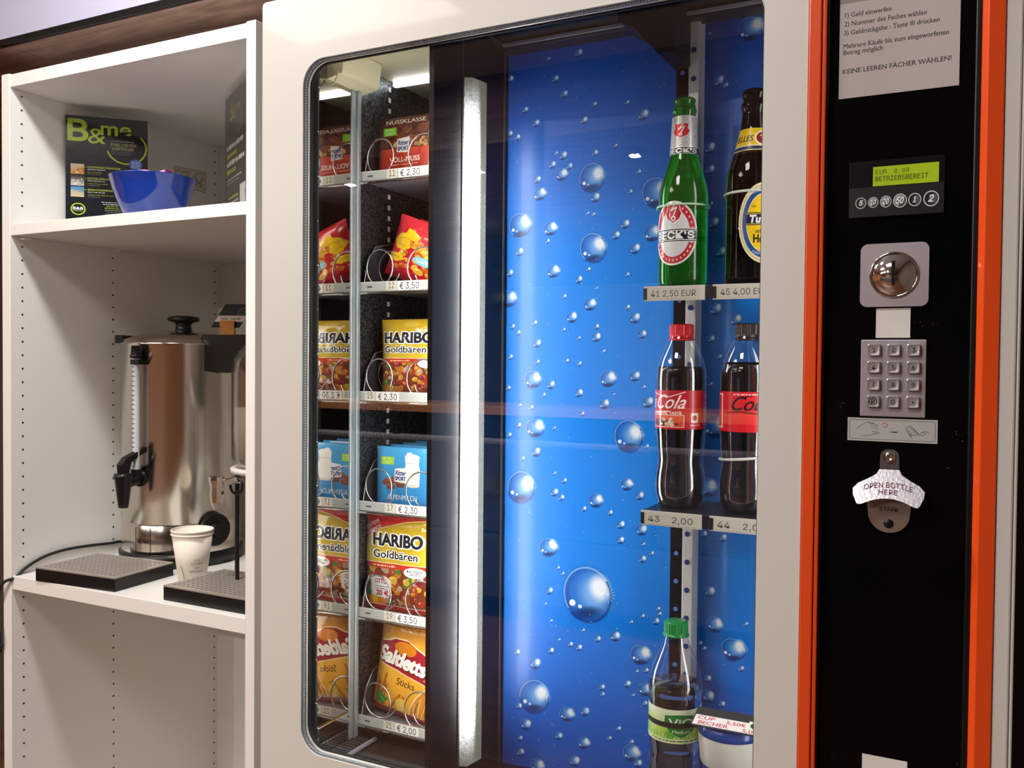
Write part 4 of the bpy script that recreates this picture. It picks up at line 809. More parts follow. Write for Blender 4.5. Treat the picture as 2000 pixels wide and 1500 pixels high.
m = MB(); P = grr(.0002); m.prism(P, lambda p, k: (p[0], .9670+.003*k, p[1])); obj('glass_pane', m, clearmat('window_glass', (.97, .975, .975), .07, .9), vm)
# left wall of the product room: seal, mirror, post, zinc
XM = -.800
obj('side_seal', MB().box(XM-.012, XM, .9705, .9735, H-.522, H+.392), M_black, vm)
m = MB()
for k in range(15): m.cyl((XM, .9720, H-.47+k*.06), (XM+.0010, .9720, H-.47+k*.06), .0012, .0008, seg=10)
stuff(obj('seal_rivet', m, M_chrome, vm))
obj('side_mirror', MB().box(XM-.012, XM, .9737, 1.0426, H-.560, H+.420), M_mirror, vm)
obj('polished_sill', MB().box(XM, XM+.0025, .9740, 1.0440, H-.523, H-.505), M_chrome, vm, bevel=.0008)
obj('corner_post', MB().box(XM-.03, XM+.0015, 1.0430, 1.0540, H-.60, H+.43).box(XM-.03, XM+.004, 1.0542, 1.0625, H-.60, H+.43), M_zinc, vm, bevel=.0015)
obj('zinc_wall', MB().box(-.812, -.806, 1.0627, 1.62, H-.60, H+.44), M_galv, vm)
m = MB(); h2 = MB()
for k in range(62):
    z = H-.58+k*.0163
    if all(abs(z-q) > .012 for q in (H+.266, H+.107, H-.05, H-.21, H-.365, H-.523)): m.box(-.8062, -.8054, 1.1425, 1.1485, z-.0035, z+.0035)
    if k % 2: h2.cyl((-.8062, 1.095, z), (-.8054, 1.095, z), .0028, seg=8)
stuff(obj('wall_slot', m, mat('bright_slot', '#e4e4dc', .5, var=0), vm)); stuff(obj('wall_hole', h2, M_hole, vm))
obj('inner_back', MB().box(-.806, -.625, 1.60, 1.62, H-.60, H+.44), M_dark, vm)
obj('inner_ceiling', MB().box(-.806, -.632, .990, 1.60, H+.428, H+.436), M_beige, vm)
m = MB(); m.prism([(-.806, H+.428), (-.770, H+.428), (-.775, H+.392), (-.806, H+.385)], lambda p, k: (p[0], .99+k*.085, p[1])); obj('wire_cover', m, M_beige, vm, bevel=.003)
obj('cable_hook', MB().tube([(-.790+.012*math.cos(a), .985, H+.392+.016*math.sin(a)) for a in [PI+PI*k/14 for k in range(15)]], .0014, 6), M_beige, vm)
M_tube = mat('lit_tube', (1, 1, 1), .5, var=0, emit=3.2, ecol=(.93, .96, 1))
obj('top_lamp', MB().box(-.80, -.634, 1.146, 1.154, H+.4185, H+.427), M_tube, vm)
# divider with its lit diffuser
XS = -.6253
m = MB(); P = [(.986, H-.60), (1.190, H-.60), (1.190, H+.452), (1.158, H+.452), (1.112, H+.468), (.986, H+.468)]
m.prism(P, lambda p, k: (XS-.007*k, p[0], p[1])); dv = obj('divider_panel', m, M_gloss, vm, bevel=.0008)
obj('divider_edge', MB().box(XS, XS+.0015, 1.176, 1.180, H-.60, H+.45).box(XS, XS+.0012, 1.057, 1.0585, H-.60, H+.45), mat('thin_grey_edge', '#6c665e', .3, .6), vm)
def lampmat(name, st, col, zc, hl, soft, yc=9.):
    m = mat(name, '#d6d4ac', .35, var=0, bump=.9, bscale=420); N = m.node_tree.nodes; L = m.node_tree.links; b = N['Principled BSDF']
    tc = N['Texture Coordinate']; sx = N.new('ShaderNodeSeparateXYZ'); L.new(tc.outputs['Object'], sx.inputs[0])
    a = N.new('ShaderNodeMath'); a.operation = 'SUBTRACT'; L.new(sx.outputs[2], a.inputs[0]); a.inputs[1].default_value = zc
    c = N.new('ShaderNodeMath'); c.operation = 'ABSOLUTE'; L.new(a.outputs[0], c.inputs[0])
    r = N.new('ShaderNodeMapRange'); r.interpolation_type = 'SMOOTHSTEP'; r.inputs[1].default_value = hl-soft; r.inputs[2].default_value = hl; r.inputs[3].default_value = st; r.inputs[4].default_value = st*.01; L.new(c.outputs[0], r.inputs[0])
    v = N.new('ShaderNodeTexVoronoi'); v.inputs['Scale'].default_value = 420; L.new(tc.outputs['Object'], v.inputs[0]); k = N.new('ShaderNodeMapRange'); k.inputs[1].default_value = 0; k.inputs[2].default_value = .8; k.inputs[3].default_value = 1.15; k.inputs[4].default_value = .35; L.new(v.outputs['Distance'], k.inputs[0])
    q = N.new('ShaderNodeMath'); q.operation = 'MULTIPLY'; pw = N.new('ShaderNodeMath'); pw.operation = 'POWER'; pw.inputs[1].default_value = 2.2; dv_ = N.new('ShaderNodeMath'); dv_.operation = 'DIVIDE'; dv_.inputs[1].default_value = st; L.new(r.outputs[0], dv_.inputs[0]); L.new(dv_.outputs[0], pw.inputs[0])
    yr = N.new('ShaderNodeMapRange'); yr.interpolation_type = 'SMOOTHSTEP'; yr.inputs[1].default_value = yc-.004; yr.inputs[2].default_value = yc+.006; yr.inputs[3].default_value = st; yr.inputs[4].default_value = .30; L.new(sx.outputs[1], yr.inputs[0])
    q0 = N.new('ShaderNodeMath'); q0.operation = 'MULTIPLY'; L.new(pw.outputs[0], q0.inputs[0]); L.new(yr.outputs[0], q0.inputs[1])
    L.new(q0.outputs[0], q.inputs[0]); L.new(k.outputs[0], q.inputs[1])
    L.new(q.outputs[0], b.inputs['Emission Strength']); b.inputs['Emission Color'].default_value = (*col, 1); return m
LAMP = 26.0
lm_ = MB(); lm_.prism([(1.0625, 0), (1.0665, .010), (1.098, .015), (1.110, 0)], lambda p, k: (XS+p[1], p[0], H-.555+.94*k)); lm_.m[4] = 1  # rear facet faces away from view, shaped to brighten the blue panel
obj('lamp_diffuser', lm_, [lampmat('lit_prismatic_diffuser', LAMP, (.95, .97, 1), H-.085, .495, .20, 1.081-1.4), lampmat('added_glow_diffuser_back', 17, (.95, .97, 1), H-.085, .495, .12)], vm)
obj('lamp_diffuser', MB().box(XS-.0125, XS-.0072, 1.000, 1.045, H-.555, H+.400), lampmat('added_snack_light_strip', 13, (1, .98, .94), H-.075, .50, .12), vm, bevel=.002)  # added glowing strip, hidden from view, brightens the snack fronts
obj('lamp_diffuser', MB().box(-.079, -.075, .995, 1.045, H-.60, H+.44), lampmat('added_right_light_strip', 9, (.97, .98, 1), H-.08, .52, .1), vm, bevel=.001)  # added glowing strip, unseen behind the door frame, brightens right panel and bottles
# blue picture panels, rail, top housing
A, B = Vector((-.6253, 1.190)), Vector((-.3475, 1.2179)); zt, zb = H+.458, H-.62; e = (B-A).normalized(); nn = Vector((e.y, -e.x)); w = (B-A).length
p3 = lambda s, z, k=0: Vector((A.x+e.x*s-nn.x*k, A.y+e.y*s-nn.y*k, z))
m = MB().quad(p3(0, zb), p3(w, zb), p3(w, zt), p3(0, zt), 0)
m.add([p3(s, z, k) for k in (0, .003) for z in (zb, zt) for s in (0, w)], [(0, 4, 5, 1), (2, 3, 7, 6), (0, 2, 6, 4), (1, 5, 7, 3), (4, 6, 7, 5)], 1)
obj('picture_panel', m, [pmat('bubble_print', art_bubbles(BUB1, int(w*2200), int((zt-zb)*2200), 0, 458, 2.2, False), .3, coat=.15), M_dark], vm)
m = MB(); nW = 36; xa, xb = -.338, -.075
def wv(t): return 1.204+.006*math.cos(t*4.4*PI)
for i in range(nW):
    t0_, t1_ = i/nW, (i+1)/nW; m.add([(xa+(xb-xa)*t0_, wv(t0_), zb), (xa+(xb-xa)*t1_, wv(t1_), zb), (xa+(xb-xa)*t1_, wv(t1_), zt), (xa+(xb-xa)*t0_, wv(t0_), zt)], [(0, 1, 2, 3)], 0, [[(t0_, 0), (t1_, 0), (t1_, 1), (t0_, 1)]], True)
m.box(xa, xb, 1.212, 1.214, zb, zt, 1)
obj('picture_panel', m, [pmat('bubble_print_right', art_bubbles(BUB2, int((xb-xa)*2000), int((zt-zb)*2000), 12, 458, 2.0, True), .3, coat=.15), M_dark], vm)
obj('rack_rail', MB().box(-.3645, -.3470, 1.172, 1.200, H-.62, H+.455), M_gloss, vm, bevel=.001)
rl = obj('rack_strip', MB().box(-.3470, -.3330, 1.170, 1.1985, H-.62, H+.455), mat('pale_steel_strip', '#cdcac4', .35, .3, var=.05), vm, bevel=.001)
m = MB()
for k in range(28): m.cyl((-.3400, 1.1702, H-.60+k*.0375), (-.3400, 1.1690, H-.60+k*.0375), .0036, seg=12)
stuff(obj('rail_hole', m, mat('blue_hole', '#12306a', .4, var=0), rl)); m = MB()
for k in range(28): m.cyl((-.3555, 1.1722, H-.59+k*.0375), (-.3555, 1.1710, H-.59+k*.0375), .0030, seg=12)
stuff(obj('rail_hole', m, mat('blue_hole_bright', '#4f74b8', .4, var=0), rl))
m = MB(); m.prism([(-.420, H+.458), (-.345, H+.458), (-.345, H+.39), (-.366, H+.39), (-.398, H+.428), (-.42, H+.44)], lambda p, k: (p[0], 1.10+k*.07, p[1])); obj('rail_bracket', m, M_gloss, vm, bevel=.002)
obj('top_housing', MB().box(-.618, -.075, .990, 1.18, H+.459, H+.469).box(-.618, -.075, 1.155, 1.185, H+.449, H+.459), M_dark, vm, bevel=.002)
obj('housing_lip', MB().box(-.615, -.075, 1.150, 1.1545, H+.452, H+.456), M_alu, vm)
obj('inner_wall', MB().box(-.075, -.065, .99, 1.25, H-.62, H+.46), M_dark, vm)
obj('inner_floor', MB().box(-.806, -.632, .9712, 1.62, H-.562, H-.556).box(-.625, -.065, .9712, 1.62, H-.610, H-.600), mat('brown_tray_floor', '#2a211d', .25, var=.15, scale=6), vm)
M_vent = mat('dark_vent_plastic', '#2a2a2c', .3, var=.1)
vg = obj('vent_grille', MB().box(-.799, -.776, .980, 1.062, H-.556, H-.553), M_black, vm)
for k in range(11): obj('vent_rib', MB().box(-.799, -.777, .982+k*.0073, .9865+k*.0073, H-.553, H-.545), M_vent, vg, bevel=.001)
obj('vent_bar', MB().box(-.7765, -.7715, .976, 1.075, H-.553, H-.548), M_alu, vg, bevel=.001)
# snack trays
M_guide = mat('dark_side_guide', '#3a383e', .3, .3, var=.1)
ROWS = [(.266, '11', '€ 2,30', .42), (.1075, '12', '€ 3,50', .42), (-.050, '15', '€ 2,30', .20), (-.2095, '17', '€ 2,30', .42), (-.365, '19', '€ 3,50', .42), (-.523, '21', '€ 2,00', .42)]
TX0, TX1 = -.7990, -.634
for i, (zc, no, pr, xx) in enumerate(ROWS):
    zc += H; t = obj('snack_tray', MB().box(TX0-.005, TX1, 1.0665, 1.58, zc-.0040, zc-.0022), M_alu, vm)
    obj('price_strip', MB().plate(TX0, TX1, zc-.0072, zc+.0072, 1.0640, .0024, 0, 1), [pmat('price_strip_print', art_price(pr, no, 620, 54, x=xx-.02), .35), M_alu], t)
    obj('tray_lip', MB().box(TX0, TX1, 1.0625, 1.066, zc-.0105, zc-.0078), M_chrome, t, bevel=.0006)
    m = MB(); P = [(1.072, 0), (1.55, 0), (1.55, .075), (1.16, .075), (1.10, .062), (1.080, .038)]
    m.prism(P, lambda p, k: (TX0+.0008+.0012*k, p[0], zc+p[1])); m.tube([(TX0+.0014, p[0], zc+p[1]) for p in ((1.072, .002), (1.080, .038), (1.10, .062), (1.16, .075), (1.3, .075))], .0009, 5, 1); obj('side_guide', m, [M_guide, M_zinc], t); m = MB() # mat('dark_side_guide', '#2b2b30', .3, .5, var=.1), t, bevel=.0004)
    for cx, a0, hand in ((-.7715, -2.2, 1), (-.6965, -1.0, -1)):
        zr = .0275; y0 = 1.0672; pts = []
        for k in range(0, 5*24+1):
            a = a0+hand*2*PI*k/24; y = y0+(.012*k/24 if k < 24 else .012+.034*(k-24)/24)
            pts.append((cx+.0250*math.cos(a), y, zc+zr+.0268*math.sin(a)))
        obj('spiral_coil', MB().tube(pts, .0013, 6), M_wire, t)
# snacks
def pack(name, w, h, d, mats, T, nx=12, ny=16, wr=.0012, seed=1, square=False):
    """filled pouch (or flat wrapped bar), its foot at the origin, printed face towards -y"""
    r = random.Random(seed); m = MB(T); ph = [r.uniform(0, 6) for _ in range(6)]
    def dep(s, t):
        if square: return d*min(1, min(s, 1-s)/.06)*(1 if .03 < t < .97 else .6)
        k = (1-(2*s-1)**4)**.6*max(0, 1-abs(2*t-1)**5)**.7 if 0 < s < 1 else 0
        return d*k+wr*math.sin(9*s+ph[0])*math.sin(11*t+ph[1])*(k > 0)+wr*.7*math.sin(23*s+14*t+ph[2])*(k > 0)
    for sgn, mi_ in ((-1, 0), (1, 1)):
        vs = []; 
        for j in range(ny+1):
            for i in range(nx+1):
                s, t = i/nx, j/ny; x = (s-.5)*w*(1-.03*math.sin(PI*t)*(not square)); vs.append((x, sgn*(dep(s, t)+.0003), t*h))
        fs = []; uv = []
        for j in range(ny):
            for i in range(nx):
                q = [j*(nx+1)+i, j*(nx+1)+i+1, (j+1)*(nx+1)+i+1, (j+1)*(nx+1)+i]; U = [(i/nx, j/ny), ((i+1)/nx, j/ny), ((i+1)/nx, (j+1)/ny), (i/nx, (j+1)/ny)]
                if sgn > 0: q.reverse(); U.reverse()
                fs.append(q); uv.append(U)
        m.add(vs, fs, mi_, uv, True)
    rim = [(0, j) for j in range(ny+1)]
    return m
def snack(name, label, cat, group, x, zc, w, h, d, front, back, tilt, rz, y, n, step, seed, square=False, first=None):
    z = H+zc-.0022
    for k in range(n):
        base = Vector((x, y+k*step, z))
        if k == 0:
            T = Matrix.Rotation(tilt, 4, 'Y') @ Matrix.Rotation(rz, 4, 'Z') if tilt or rz else Matrix.Identity(4)
            dz = max(0, abs(math.sin(tilt))*w/2)*.35; m = pack(name, w, h, d, None, Matrix.Translation((0, 0, dz)) @ T, seed=seed, square=square); m.v = [Vector((p.x, p.y, max(p.z, .0006))) for p in m.v]
            o = obj(name, m, [front, back]); o.location = base; o0 = o
        else:
            o = o0.copy(); COL.objects.link(o); o.location = base; o.rotation_euler = (0, 0, 0)
        tag(o, label[0] if k == 0 else label[1].replace('#', ('second', 'third', 'fourth', 'fifth', 'sixth', 'seventh')[k-1]), cat, group)
ft = lambda n_, a: pmat(n_, a, .22, coat=.5, bump=.06, bscale=45)
bk_ = lambda n_, c: mat(n_, c, .3, var=.05, coat=.4)
snack('chocolate_bar', ('red and brown nut chocolate bar at the front of the top tray', 'brown nut chocolate bar, # in the queue of the top tray'), 'chocolate bar', 'nut chocolate bars', -.735, .266, .100, .088, .0055, ft('nut_bar_print', art_choc('nut')), bk_('brown_foil', '#6b2a18'), 0, 0, 1.092, 4, .0336, 1, True)
snack('sweet_bag', ('red sweet bag with yellow shapes leaning in the second tray', 'red sweet bag, # in the queue of the second tray'), 'sweet bag', 'red sweet bags', -.727, .1075, .112, .090, .012, ft('red_bag_print', art_redbag()), bk_('red_foil', '#b01a24'), math.radians(20), 0, 1.098, 3, .05, 2)
snack('gummy_bag', ('smaller gold gummy bag at the front of the third tray', 'small gold gummy bag, # in the queue of the third tray'), 'gummy bag', 'small gold gummy bags', -.727, -.050, .112, .114, .012, ft('gold_bag_print', art_gold(0)), bk_('gold_foil', '#c9a834'), 0, 0, 1.098, 3, .036, 3)
snack('chocolate_bar', ('light blue milk chocolate bar at the front of the fourth tray', 'light blue chocolate bar, # in the queue of the fourth tray'), 'chocolate bar', 'light blue chocolate bars', -.736, -.2095, .100, .088, .0055, ft('milk_bar_print', art_choc('milk')), bk_('blue_foil', '#3f97d0'), 0, 0, 1.092, 6, .0336, 4, True)
snack('gummy_bag', ('larger gold gummy bag with a red corner in the fifth tray', 'large gold gummy bag, # in the queue of the fifth tray'), 'gummy bag', 'large gold gummy bags', -.749, -.365, .126, .146, .014, ft('big_gold_bag_print', art_gold(1)), bk_('gold_foil_big', '#c9a834'), 0, 0, 1.098, 3, .04, 5)
snack('pretzel_bag', ('orange pretzel stick bag leaning in the bottom tray', 'orange pretzel stick bag, # in the queue of the bottom tray'), 'pretzel bag', 'pretzel stick bags', -.736, -.523, .122, .146, .013, ft('pretzel_bag_print', art_sticks()), bk_('orange_foil', '#b8772a'), math.radians(8), 0, 1.098, 3, .045, 6)
# drink shelves
for lv, labs in ((.0955, ('41 2,50 EUR', '45 4,00 EUR')), (-.1785, ('43    2,00', '44    2,00'))):
    z = H+lv; sh = obj('drink_shelf', MB().box(-.3655, -.085, 1.061, 1.170, z-.0030, z-.0008), M_dark, vm, bevel=.0006)
    for (xa_, xb_), tx in zip(((-.3665, -.2905), (-.2812, -.205)), labs):
        obj('shelf_lip', MB().box(xa_, xb_, 1.0580, 1.0608, z-.0185, z-.0008).box(xa_, xa_+.0045, 1.0573, 1.0580, z-.0172, z-.0030, 1), [mat('cream_label_rail', '#d6d2c6', .35, .1, var=.03), M_black], sh, bevel=.0006)
        obj('price_label', MB().plate(xa_+.0055, xb_-.006, z-.0165, z-.0035, 1.0574, .0005), pmat('price_label_print', art_price(tx, None, 330, 62, '#cfcabb'), .35), sh)
    obj('shelf_lip', MB().box(-.2900, -.2817, 1.0585, 1.0610, z-.0165, z-.0020), M_black, sh)
obj('drink_shelf', MB().box(-.3655, -.085, 1.061, 1.170, H-.5612, H-.5590), M_dark, vm)
# ------------------------------------------------------------------ bottles
BY = 1.11
def facing(x, y): return math.atan2(-y, -x)          # direction from the bottle towards the aisle
def glassmat(name, col, rough=.0, ior=1.38):
    return mat(name, col, rough, var=0, trans=1, ior=ior)
def lab(c, r0, r1, z0, z1, mid, half, seg=24, rows=1):
    """label wrapped on a bottle, printed side out"""
    m = MB(); c = Vector(c)
    for j in range(seg):
        for i in range(rows):
            a = [mid-half+2*half*(j+k)/seg for k in (0, 1)]; t = [i/rows, (i+1)/rows]; R_ = [r0+(r1-r0)*q for q in t]; Z = [z0+(z1-z0)*q for q in t]
            m.add([(c.x+R_[p]*math.cos(a[q]), c.y+R_[p]*math.sin(a[q]), c.z+Z[p]) for q, p in ((0, 0), (1, 0), (1, 1), (0, 1))], [(0, 1, 2, 3)], 0, [[((j)/seg, t[0]), ((j+1)/seg, t[0]), ((j+1)/seg, t[1]), (j/seg, t[1])]], True)
    return m
def ellab(c, r, zc, hw, hh, mid, n=40):
    """oval label on a cylinder"""
    c = Vector(c); K = 5; vs = [(mid, zc, .5, .5)]
    for k in range(1, K+1):
        for j in range(n):
            t = 2*PI*j/n; f = k/K; vs.append((mid+f*hw*math.cos(t)/r, zc+f*hh*math.sin(t), .5+.5*f*math.cos(t), .5+.5*f*math.sin(t)))
    P = [(c.x+r*math.cos(a), c.y+r*math.sin(a), c.z+z) for a, z, _, _ in vs]; U = [(u, v) for *_, u, v in vs]
    F = [(0, 1+j, 1+(j+1) % n) for j in range(n)]+[(1+(k-1)*n+j, 1+k*n+j, 1+k*n+(j+1) % n, 1+(k-1)*n+(j+1) % n) for k in range(1, K) for j in range(n)]
    return MB().add(P, F, 0, [[U[i] for i in f] for f in F], True)
def band(c, r, z, tilt, w=.0016):
    c = Vector(c); return MB().tube([(c.x+r*math.cos(a), c.y+r*math.sin(a), c.z+z+tilt*math.cos(a)) for a in [2*PI*k/40 for k in range(40)]], w, 8, closed=True)
M_band = mat('clear_white_band', '#dfe3d8', .3, var=0)
# green beer bottle
c = (-.3335, BY, H+.0955); f = facing(*c[:2])
b = thing('beer_bottle', 'green beer bottle with a white oval label, on the upper drink shelf', 'bottle', c)
G = [(0, .006), (.018, .004), (.024, .001), (.028, .001), (.0305, .004), (.0310, .010), (.0310, .112), (.0300, .122), (.0265, .136), (.0215, .152), (.0180, .163), (.0165, .176), (.0152, .195), (.0138, .212), (.0138, .217), (.0148, .219), (.0148, .2225), (.0128, .224), (.0128, .231), (.0136, .232), (.0136, .2345), (.0125, .236), (.010, .236), (.009, .225)]
obj('glass', MB().lathe(c, G, 56), mat('green_bottle_glass', '#22b22e', .0, var=0, trans=.84, ior=1.36, coat=.3), b)
obj('label', ellab(c, .0313, .0655, .0305, .0395, f-.40), pmat('green_beer_label', art_beck_label(), .3, coat=.3), b)
obj('neck_label', lab(c, .0178, .0152, .1645, .2125, f-.25, 2.2, 40, 6), pmat('green_beer_neck_label', art_beck_neck(), .3, metal=.3), b)
obj('retaining_band', band(c, .0325, .1005, .0, .0013), mat('pale_green_band', '#bfe8c0', .25, var=0), b)
# brown beer bottle
c = (-.2465, BY, H+.0955); f = facing(*c[:2])
b = thing('beer_bottle', 'dark beer bottle with a yellow and blue oval label, upper drink shelf', 'bottle', c)
G2 = [(0, .006), (.018, .004), (.026, .001), (.030, .002), (.0325, .007), (.0328, .012), (.0328, .125), (.0315, .136), (.0275, .150), (.0225, .164), (.0185, .178), (.0165, .192), (.0150, .206), (.0146, .210), (.0160, .212), (.0160, .219), (.0140, .221), (.0140, .226), (.0155, .229), (.0150, .2345), (.012, .236), (0, .236)]
obj('glass', MB().lathe(c, G2, 56), glassmat('brown_bottle_glass', '#3a2412', ior=1.42), b)
obj('beer', MB().lathe(c, [(0, .034), (.0288, .034), (.0288, .124), (.0235, .152), (.014, .180), (0, .182)], 40), mat('dark_beer', '#120a06', .2, var=.1), b)
obj('label', ellab(c, .0331, .072, .0300, .0475, f+.38), pmat('yellow_beer_label', art_helles(), .3, coat=.3), b)
obj('neck_label', lab(c, .0250, .0172, .156, .187, f+.50, 2.4, 40, 4), pmat('yellow_beer_neck_label', art_helles_neck(), .3, coat=.2), b)
obj('retaining_band', band(c, .0338, .110, .0), M_band, b)
# contour bottles
CK = [(0, .008), (.012, .004), (.020, .000), (.0255, .001), (.0290, .006), (.0312, .018), (.0318, .028), (.0310, .040), (.0290, .052), (.0282, .058), (.0290, .064), (.0300, .074), (.0308, .090), (.0314, .098), (.0314, .146), (.0316, .158), (.0310, .170), (.0285, .183), (.0240, .194), (.0195, .203), (.0165, .209), (.0150, .213)]
M_pet = clearmat('clear_bottle_plastic', (.95, .96, .97), .12, 1.0)
M_cola = mat('cola', '#0b0605', .08, var=.1, coat=.4)
def contour(x, label, art, mname, capcol, capname, lvl, foff, bnd):
    c = (x, BY, H-.1785); f = facing(x, BY); b = thing('cola_bottle', label, 'bottle', c)
    obj('bottle_body', MB().lathe(c, CK, 56), M_pet, b)
    obj('cola', MB().lathe(c, [(max(r-.0009, 0), max(z, .001)) for r, z in CK if z < lvl]+[(.029 if lvl > .16 else .03, lvl), (0, lvl)], 56), M_cola, b)
    obj('label', lab(c, .0318, .0318, .0985, .1465, f+foff, PI*.999, 64), pmat(mname, art, .3, coat=.3), b)
    m = MB(); n = 60
    m.add([(c[0]+(.0146+(.0005 if j % 2 else 0))*math.cos(2*PI*j/n), BY+(.0146+(.0005 if j % 2 else 0))*math.sin(2*PI*j/n), c[2]+z) for z in (.2155, .2275) for j in range(n)], [(j, (j+1) % n, n+(j+1) % n, n+j) for j in range(n)])
    m.lathe(c, [(.0147, .2275), (.0135, .2290), (0, .2292)], 40).lathe(c, [(.0138, .2110), (.0150, .2115), (.0150, .2145), (.0146, .2155)], 40).lathe(c, [(.013, .2085), (.0165, .209), (.0165, .2105), (.013, .2108)], 40)
    obj('cap', m, mat(capname, capcol, .35, var=.03, coat=.2), b)
    if bnd: obj('retaining_band', band(c, .0309, .066, .003), M_band, b)
contour(-.3335, 'cola bottle with a bright red cap on the lower drink shelf', art_cola(False), 'cola_label', '#d8191c', 'red_cap_plastic', .176, -.25, False)
contour(-.2515, 'cola bottle with a black cap and red label, partly behind the frame', art_cola(True), 'dark_cola_label', '#3a2f2a', 'black_cap_plastic', .182, .41, True)
# water bottle
c = (-.3358, BY, H-.5585); f = facing(*c[:2])
b = thing('water_bottle', 'clear water bottle with a green cap and leafy label, below the cola', 'bottle', c)
WV = [(0, .006), (.014, .003), (.024, .000), (.0300, .003), (.0322, .012), (.0330, .030), (.0318, .038), (.0330, .046), (.0318, .055), (.0312, .075), (.0325, .084), (.0328, .089), (.0328, .131), (.0335, .136), (.0328, .140), (.0338, .146), (.0335, .160), (.0310, .172), (.0265, .184), (.0210, .196), (.0170, .206), (.0150, .213), (.0145, .217)]
obj('bottle_body', MB().lathe(c, WV, 56), M_pet, b)
obj('water', MB().lathe(c, [(max(r-.0009, 0), max(z, .001)) for r, z in WV if z < .15]+[(.0325, .155), (0, .155)], 56), mat('still_water', '#e6eff0', .0, var=0, trans=1, ior=1.30), b)
obj('label', lab(c, .0332, .0332, .0890, .1310, f+.30, PI*.62, 64), pmat('leafy_label', art_water(), .35, coat=.2), b)
m = MB(); n = 56
m.add([(c[0]+(.0148+(.0005 if j % 2 else 0))*math.cos(2*PI*j/n), BY+(.0148+(.0005 if j % 2 else 0))*math.sin(2*PI*j/n), c[2]+z) for z in (.2195, .2320) for j in range(n)], [(j, (j+1) % n, n+(j+1) % n, n+j) for j in range(n)])
m.lathe(c, [(.0149, .2320), (.0138, .2335), (.008, .2338), (0, .2338)], 40).lathe(c, [(.014, .2150), (.0168, .2155), (.0168, .2170), (.0152, .2178), (.0152, .2195)], 40)
m.tube([(c[0]+.005*math.cos(a), BY+.005*math.sin(a), c[2]+.2339) for a in [2*PI*k/24 for k in range(24)]], .0005, 5, closed=True)
obj('cap', m, mat('green_cap_plastic', '#1f8a3c', .35, var=.03, coat=.2), b)
obj('retaining_band', lab(c, .0336, .0336, .1085, .1150, 0, PI, 48), M_rubber, b)
# travel mug and its price card
c = (-.2640, 1.106, H-.5585)
mg = thing('travel_mug', 'blue lidded travel mug with a white band, beside the water bottle', 'mug', c)
M_mug = mat('blue_mug_plastic', '#1a4a9c', .25, var=.03, coat=.3)
obj('mug_body', MB().lathe(c, [(0, .001), (.026, .001), (.028, .004), (.033, .06), (.0385, .118), (.037, .118), (.032, .06), (.026, .008), (0, .006)], 56), M_mug, mg)
obj('grip_band', MB().lathe(c, [(.0352, .070), (.0362, .072), (.0392, .104), (.0385, .107)], 56), mat('white_silicone_band', '#d4d1c6', .5, var=.04), mg)
obj('mug_lid', MB().lathe(c, [(.0375, .106), (.0396, .107), (.0398, .112), (.0388, .119), (.0365, .121), (.034, .118), (.010, .117), (0, .117)], 56), M_mug, mg)
pc = pmat('price_card_print', art_card(), .5)
q = [at(1348, 1415, 1.0625), at(1500, 1444, 1.0625), at(1508, 1404, 1.083), at(1364, 1379, 1.083)]
nrm = (q[1]-q[0]).cross(q[3]-q[0]).normalized()*.0007
m = MB().quad(*q).add([p-nrm for p in q]+q, [(3, 2, 1, 0), (4, 0, 1, 5), (5, 1, 2, 6), (6, 2, 3, 7), (7, 3, 0, 4)])
tag(obj('price_card', m, pc, None, loc=tuple(q[0])), 'black card with a handwritten red price, lying on the travel mug lid', 'card')

# ------------------------------------------------------------------ control column
YF, YP = .950, .9625
obj('control_panel', MB().box(-.139, -.0085, YP, .985, .06, MT-.004), M_panel, vm)
obj('panel_edge', MB().box(-.1410, -.1390, .9535, .985, .06, MT-.002), M_black, vm, bevel=.0006); obj('panel_edge', MB().box(-.0085, -.0032, .9540, .985, .06, MT-.002), M_black, vm, bevel=.0012)
obj('orange_trim', MB().box(-.1578, -.1457, .9475, .985, .06, MT-.001).box(-.1452, -.1410, .9492, .985, .06, MT-.001), M_orange, vm, bevel=.0012)
m = MB(); m.prism([(-.0032, .9530), (.0020, .9475), (.0160, .9490), (.0160, .985), (-.0032, .985)], lambda p, k: (p[0], p[1], .06+(MT-.061)*k)); obj('orange_trim', m, M_orange, vm, bevel=.0008)
obj('side_pillar', MB().box(.0162, .0300, .9510, .985, .06, MT).box(.0302, mx1, .9525, .985, .06, MT), M_mach, vm, bevel=.002)
def on(u, v): return at(u, v, YP)
a, b2 = on(1642, -177), on(1874, 176)
m = MB().plate(-.1305, -.0220, H+.2675, H+.4575, YP-.0008, .0007); obj('instruction_notice', m, pmat('notice_print', art_notice(), .35, coat=.3), vm)
# display
x0, x1_, z0, z1 = -.1190, -.0325, H+.147, H+.2030
dsp = obj('display_unit', MB().box(x0, x1_, YP-.0012, YP, z0, z1), M_gloss, vm, bevel=.0005)
obj('display_screen', MB().plate(-.0968, -.0378, H+.1775, H+.1965, YP-.0018, .0005), pmat('lcd_print', art_lcd(), .3, emit=.10), dsp)
obj('coin_plate', MB().plate(x0+.0005, x1_-.0005, z0+.0005, H+.1765, YP-.0036, .0024), pmat('coin_plate_print', art_coins(), .4), dsp)
